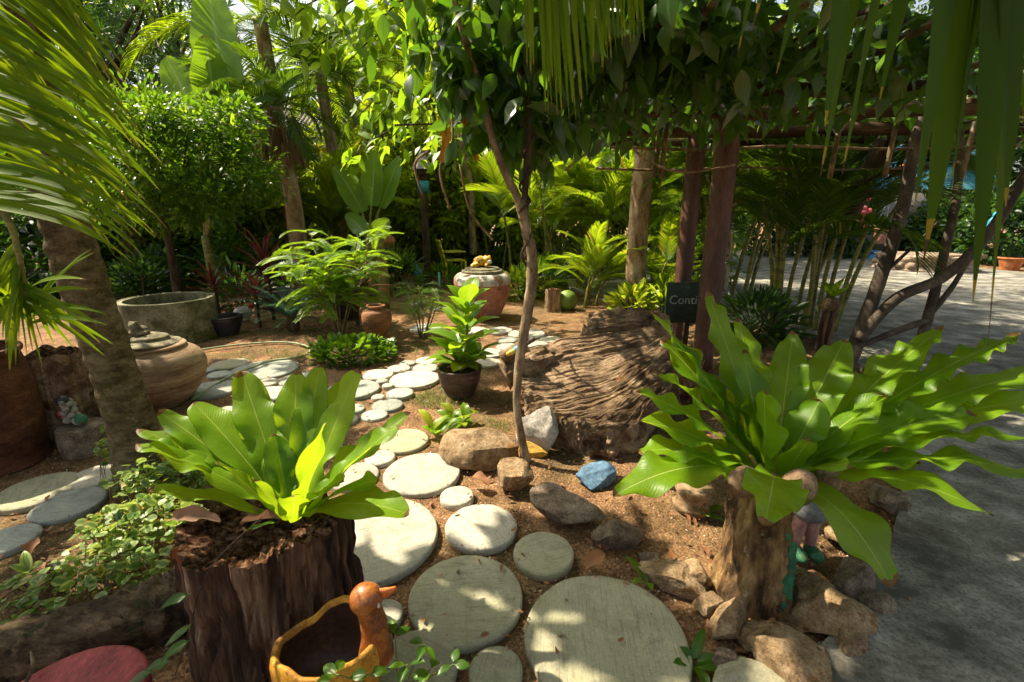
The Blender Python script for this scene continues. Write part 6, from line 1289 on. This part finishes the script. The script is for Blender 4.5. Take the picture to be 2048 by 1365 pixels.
# banana plants
def banana(label, px, py, y_, lv, mat=m_banana):
    b = np.array([D(px, py, y_)[0], y_, 0]); r = thing('banana_plant', label, 'banana plant', b, 'banana plants'); mb = MB(); tube(mb, [b, b+np.array([.02, 0, .6]), b+np.array([0, 0, 1.1])], [.09, .08, .06], 14); mb.build('stem', m_stem, r)
    for (bx, by, tx, ty, wpx, dy) in lv:
        p0, p1 = D(bx, by, y_), D(tx, ty, y_+dy); mb = MB(); C = bez(b+np.array([0, 0, 1.0]), p0, p0, 8)[:-1]; tube(mb, np.vstack([C, p0]), [.03, .015], 6, 2, cap=False); pet = mb.build('leaf_stalk', m_stem, r)
        C = bez(p0, (p0+p1)/2+np.array([.02, .05, .06]), p1, 24); mb = MB(); hw = M(wpx, p1)/2; strip(mb, C, np.array([rng.normal()*.3, -1, .25]), lambda t: hw*np.sin(np.pi*np.clip(.06+t*.94, 0, 1)**.75)**.6+.002, K=9, dish=.18, wave=.02, wfreq=14, rag=.05); mb.build('leaf', mat, r)
banana('banana plant with huge upright paddle leaves behind the round topped tree', 425, 560, 8.2, [(452, 215, 408, -60, 104, .1), (430, 235, 408, 70, 76, -.2), (395, 250, 330, 112, 80, .2), (470, 225, 612, 138, 46, .2)])
banana('banana plant with two grey green leaves beside the areca below the house', 745, 560, 8.0, [(742, 412, 748, 300, 52, 0), (760, 415, 800, 312, 44, .1), (725, 425, 665, 330, 46, -.1)])
banana('banana plant with a single tilted leaf left of the clay pots', 765, 560, 7.2, [(742, 480, 780, 440, 40, 0), (730, 470, 690, 430, 36, .2)])
# fan palms and coconut palms behind
def crown_palm(label, px, y_, topy, FMs, nf, sc, rr, el0=1.2, el1=-.4, skirt=False, group='palms behind the garden'):
    t = D(px, topy, y_); b = np.array([t[0]+.1, y_, 0]); r = thing('tall_palm', label, 'palm tree', b, group); mb = MB(); tube(mb, [b-np.array([0, 0, .05]), (b+t)/2+np.array([.08, 0, 0]), t], [rr*1.3, rr, rr*.9], 16, 10, .1, 4); mb.build('trunk', m_bark_tan, r)
    for k in range(nf): place(r, FMs[k % len(FMs)], t, 2.4*k, el0+(el1-el0)*k/nf+rng.normal()*.1, sc*rng.uniform(.85, 1.1), rng.normal()*.3)
    if skirt: mb = MB(); n_ = 240; a = rng.uniform(0, 6.28, n_); P = t+np.stack([.25*np.cos(a), .25*np.sin(a), -.5*rng.random(n_)], -1); leaves(mb, P, np.stack([.5*np.cos(a), .5*np.sin(a), -1+0*a], -1), .6, 'needle', .3); mb.build('dead_skirt', m_dead, r)
    return r
crown_palm('shaggy palm with a brown skirt left of the small house', 548, 8.5, 215, FM_dark, 20, .85, .14, skirt=True)
crown_palm('fine leaved palm rising behind the small house', 640, 11, 150, FM_dark, 22, 1.2, .13)
crown_palm('tall palm at the top left of the sky gap', 520, 10, 40, FM_coco, 16, .8, .14)
crown_palm('far tall palm in front of the sky gap', 690, 14, 130, FM_coco, 18, .9, .15)
crown_palm('far palm behind the overhanging branch', 850, 13, 210, FM_areca, 18, 1.7, .14)
crown_palm('palm behind the round topped tree at the left', 210, 9, 300, FM_dark, 18, 1.1, .14)
# dark needle tree top left
def needle_tree(label, px, y_, cy_, rx, rz, nros):
    c = D(px, cy_, y_); b = np.array([c[0], y_, 0]); r = thing('needle_leaved_tree', label, 'tree', b, 'dark needle leaved trees'); P, dn = blob_points(c, (rx, rx*.8, rz), nros, .3); mb = MB(); PP = np.repeat(P, 16, 0); d = nrm(np.repeat(dn+np.array([0, 0, .4]), 16, 0)+rng.normal(size=PP.shape)*.75); leaves(mb, PP, d, .26*rng.uniform(.7, 1.2, len(PP)), 'needle', 1.0); mb.build('crown', m_dark, r)
    limbs(r, b, c-np.array([0, 0, rz*.5]), .12, [P[k] for k in range(0, nros, max(1, nros//9))], m_bark_dark)
needle_tree('dark needle leaved tree filling the top left corner', 190, 10.5, 40, 2.1, 1.8, 520)
needle_tree('dark needle leaved tree behind the upright banana leaf', 330, 12.0, 60, 2.0, 1.9, 420)
# forest behind, each tree its own
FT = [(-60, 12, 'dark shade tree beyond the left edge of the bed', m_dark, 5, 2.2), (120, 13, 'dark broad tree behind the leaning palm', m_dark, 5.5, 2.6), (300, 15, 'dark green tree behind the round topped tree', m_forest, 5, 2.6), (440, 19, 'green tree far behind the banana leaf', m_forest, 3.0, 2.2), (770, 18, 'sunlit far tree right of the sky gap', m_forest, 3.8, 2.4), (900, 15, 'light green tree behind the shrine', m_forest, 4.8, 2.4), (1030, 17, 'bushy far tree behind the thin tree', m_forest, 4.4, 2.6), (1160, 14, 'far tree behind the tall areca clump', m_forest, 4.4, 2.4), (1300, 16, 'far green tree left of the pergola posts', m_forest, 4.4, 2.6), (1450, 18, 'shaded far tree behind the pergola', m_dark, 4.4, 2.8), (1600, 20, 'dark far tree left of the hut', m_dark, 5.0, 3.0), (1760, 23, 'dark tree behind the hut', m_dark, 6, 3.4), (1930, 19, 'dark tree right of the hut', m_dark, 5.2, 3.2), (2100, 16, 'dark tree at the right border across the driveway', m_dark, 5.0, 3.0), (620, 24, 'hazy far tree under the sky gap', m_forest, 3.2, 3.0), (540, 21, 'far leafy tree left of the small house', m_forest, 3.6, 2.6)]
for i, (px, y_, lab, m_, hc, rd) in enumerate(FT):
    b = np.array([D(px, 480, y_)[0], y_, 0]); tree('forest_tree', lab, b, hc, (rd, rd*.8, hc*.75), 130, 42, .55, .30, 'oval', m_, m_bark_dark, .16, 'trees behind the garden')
# understorey hedge of leaves far back
HB3 = [(240, 9.0, 'leafy bush left of the bonsai tub trunk', m_mid), (470, 9.5, 'leafy bush between the round topped tree and the shaggy palm', m_mid), (1390, 9.5, 'leafy bush behind the name board', m_mid)]
for px, y_, lab, m_ in HB3:
    b = np.array([D(px, 480, y_)[0], y_, 0]); tree('leafy_bush', lab, b, .9, (.95, .7, 1.1), 60, 44, .30, .13, 'oval', m_, m_bark_dark, .04, 'leafy bushes of the mid garden', 'bush')
HB2 = [(40, 11, 'tall dark bush left of the round topped tree', m_mid), (180, 12.5, 'tall bush behind the leaning palm trunk', m_mid), (310, 12, 'tall leafy bush behind the banana stem', m_mid), (470, 12.5, 'tall leafy bush left of the shaggy palm trunk', m_forest), (690, 14, 'tall leafy bush right of the small house', m_forest), (850, 12, 'tall light bush behind the blue shrine', m_forest), (960, 13, 'tall light bush behind the chair', m_forest), (1080, 12.5, 'tall bush behind the tall areca clump', m_forest), (1230, 13, 'tall bush behind the tan palm trunk', m_forest), (1400, 13, 'tall bush behind the two posts', m_mid)]
for px, y_, lab, m_ in HB2:
    b = np.array([D(px, 480, y_)[0], y_, 0]); tree('tall_bush', lab, b, 2.0, (1.5, 1.0, 1.7), 70, 46, .42, .19, 'oval', m_, m_bark_dark, .06, 'tall bushes behind the garden', 'bush')
HB = [(150, 9.5, 'dark understorey bush behind the leaning palm'), (330, 11, 'dark understorey bush behind the concrete ring'), (480, 12.5, 'understorey bush behind the cordylines'), (640, 12.5, 'light bush under the small house'), (790, 14, 'bush behind the far clay pot'), (900, 16.5, 'dark bush behind the yellow chair'), (1010, 15.5, 'bush behind the peeling jar areca'), (1120, 16, 'bush beyond the far drive'), (1250, 16.5, 'bush beyond the drive left of the pergola posts'), (1400, 15, 'bush behind the pergola posts'), (1540, 17, 'bush across the driveway by the dark areca'), (1680, 16, 'bush left of the hut wall'), (1880, 16, 'bush in front of the hut'), (2000, 14, 'bush near the right border across the driveway'), (-20, 8, 'dark bush at the left border')]
for i, (px, y_, lab) in enumerate(HB):
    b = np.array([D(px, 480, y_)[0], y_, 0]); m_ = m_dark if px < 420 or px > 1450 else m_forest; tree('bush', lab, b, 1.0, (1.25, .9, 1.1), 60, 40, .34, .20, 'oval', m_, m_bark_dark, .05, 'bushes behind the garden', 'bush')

# ------------------------------------------------------------------ unseen shade trees above and left of the frame, leaves placed to cast shade
L_ = np.array(LS)
WIN = []                                                                # sunlit gaps: ground point, radii
def win(p, rx, ry):
    p = np.asarray(p, float); q = p-L_*(p[2]/L_[2]); WIN.append((q[0], q[1], rx, ry))
win(G(860, 960), .85, .42); win(G(960, 900), .75, .36); win(G(1000, 1010), .4, .2); win(D(1180, 770, 3.0), .62, .55); win(D(1250, 690, 3.5), .5, .5); win(G(1120, 625), 1.6, 1.2); win(G(880, 590), 1.3, 1.3); win(G(820, 750), .55, .5)
win(FB+np.array([0, .05, .2]), .62, .50); win(FR+np.array([-.34, .1, .05]), .50, .55); win(G(310, 1090), .55, .42); win(G(1230, 1310), .14, .06); win(G(820, 1345), .12, .05); win(G(1000, 1240), .05, .08); win(G(1260, 1010), .34, .16)
win(BPt+np.array([0, 0, .3]), .45, .5); win(G(540, 745), .35, .2); win(cc+np.array([-.2, 0, .2]), .7, .7); win(G(690, 620)+np.array([0, 0, .6]), .9, .8); win(G(1560, 1290), .22, .2); win(D(120, 250, 1.05), .34, .40); win(G(80, 985), .25, .1)
win(D(170, 620, 2.3), .30, .35); win(D(210, 760, 2.3), .2, .25); win(G(1500, 1060)+np.array([0, 0, .15]), .12, .2)
n = 60000; gx_ = rng.uniform(-5.5, 5.0, n); gy_ = rng.uniform(-1.0, 4.4, n); h = rng.uniform(3.0, 4.6, n)
ok = np.ones(n, bool)
for x_, y_, rx, ry in WIN: ok &= ((gx_-x_)/rx)**2+((gy_-y_)/ry)**2 > 1
dense = np.zeros(n, bool)
def deep(p, rx, ry):
    global dense
    p = np.asarray(p, float); q = p-L_*(p[2]/L_[2]); dense |= ((gx_-q[0])/rx)**2+((gy_-q[1])/ry)**2 < 1
deep(G(1100, 1230), .75, .33); deep(G(900, 1230), .45, .22); deep(D(1850, 300, .75), .7, .5); deep(G(2000, 1000), .6, .4); deep(D(1150, 60, 1.35), .25, .25); deep(G(330, 760), .6, .6); deep(G(60, 900), .7, .5)
ok &= dense | (fbm(np.stack([gx_*2.2, gy_*2.2, 0*gx_], -1), 2, 12) > .02)
ok &= rng.random(n) < np.where(dense, .8, .6)
P = np.stack([gx_, gy_, 0*gx_], -1)+L_*(h/L_[2])[:, None]
u, v, dz = project(P); vis = (dz > .1) & (u > -60) & (u < 2108) & (v > -50) & (v < 1420); P = P[ok & ~vis]
shade = [('shade_tree', 'unseen tall shade tree overhead left of the leaning palm, crown shaped to cast shade', (-6.2, 3.0, 0), P[P[:, 0] < -3.2]), ('shade_tree', 'unseen tall shade tree overhead beside the camera, crown shaped to cast shade', (-2.6, -1.2, 0), P[P[:, 0] >= -3.2])]
for nm, lab, b, Q in shade:
    r = thing(nm, lab, 'tree', b, 'overhead shade trees'); b = np.array(b, float); mb = MB(); leaves(mb, Q, rng.normal(size=(len(Q), 3))*np.array([1, 1, .3]), rng.uniform(.16, .32, len(Q)), 'oval', .5); mb.build('crown', m_mid, r)
    limbs(r, b, b+np.array([0, 0, 3.6]), .16, [Q[k] for k in range(0, len(Q), max(1, len(Q)//9))], m_bark_dark)
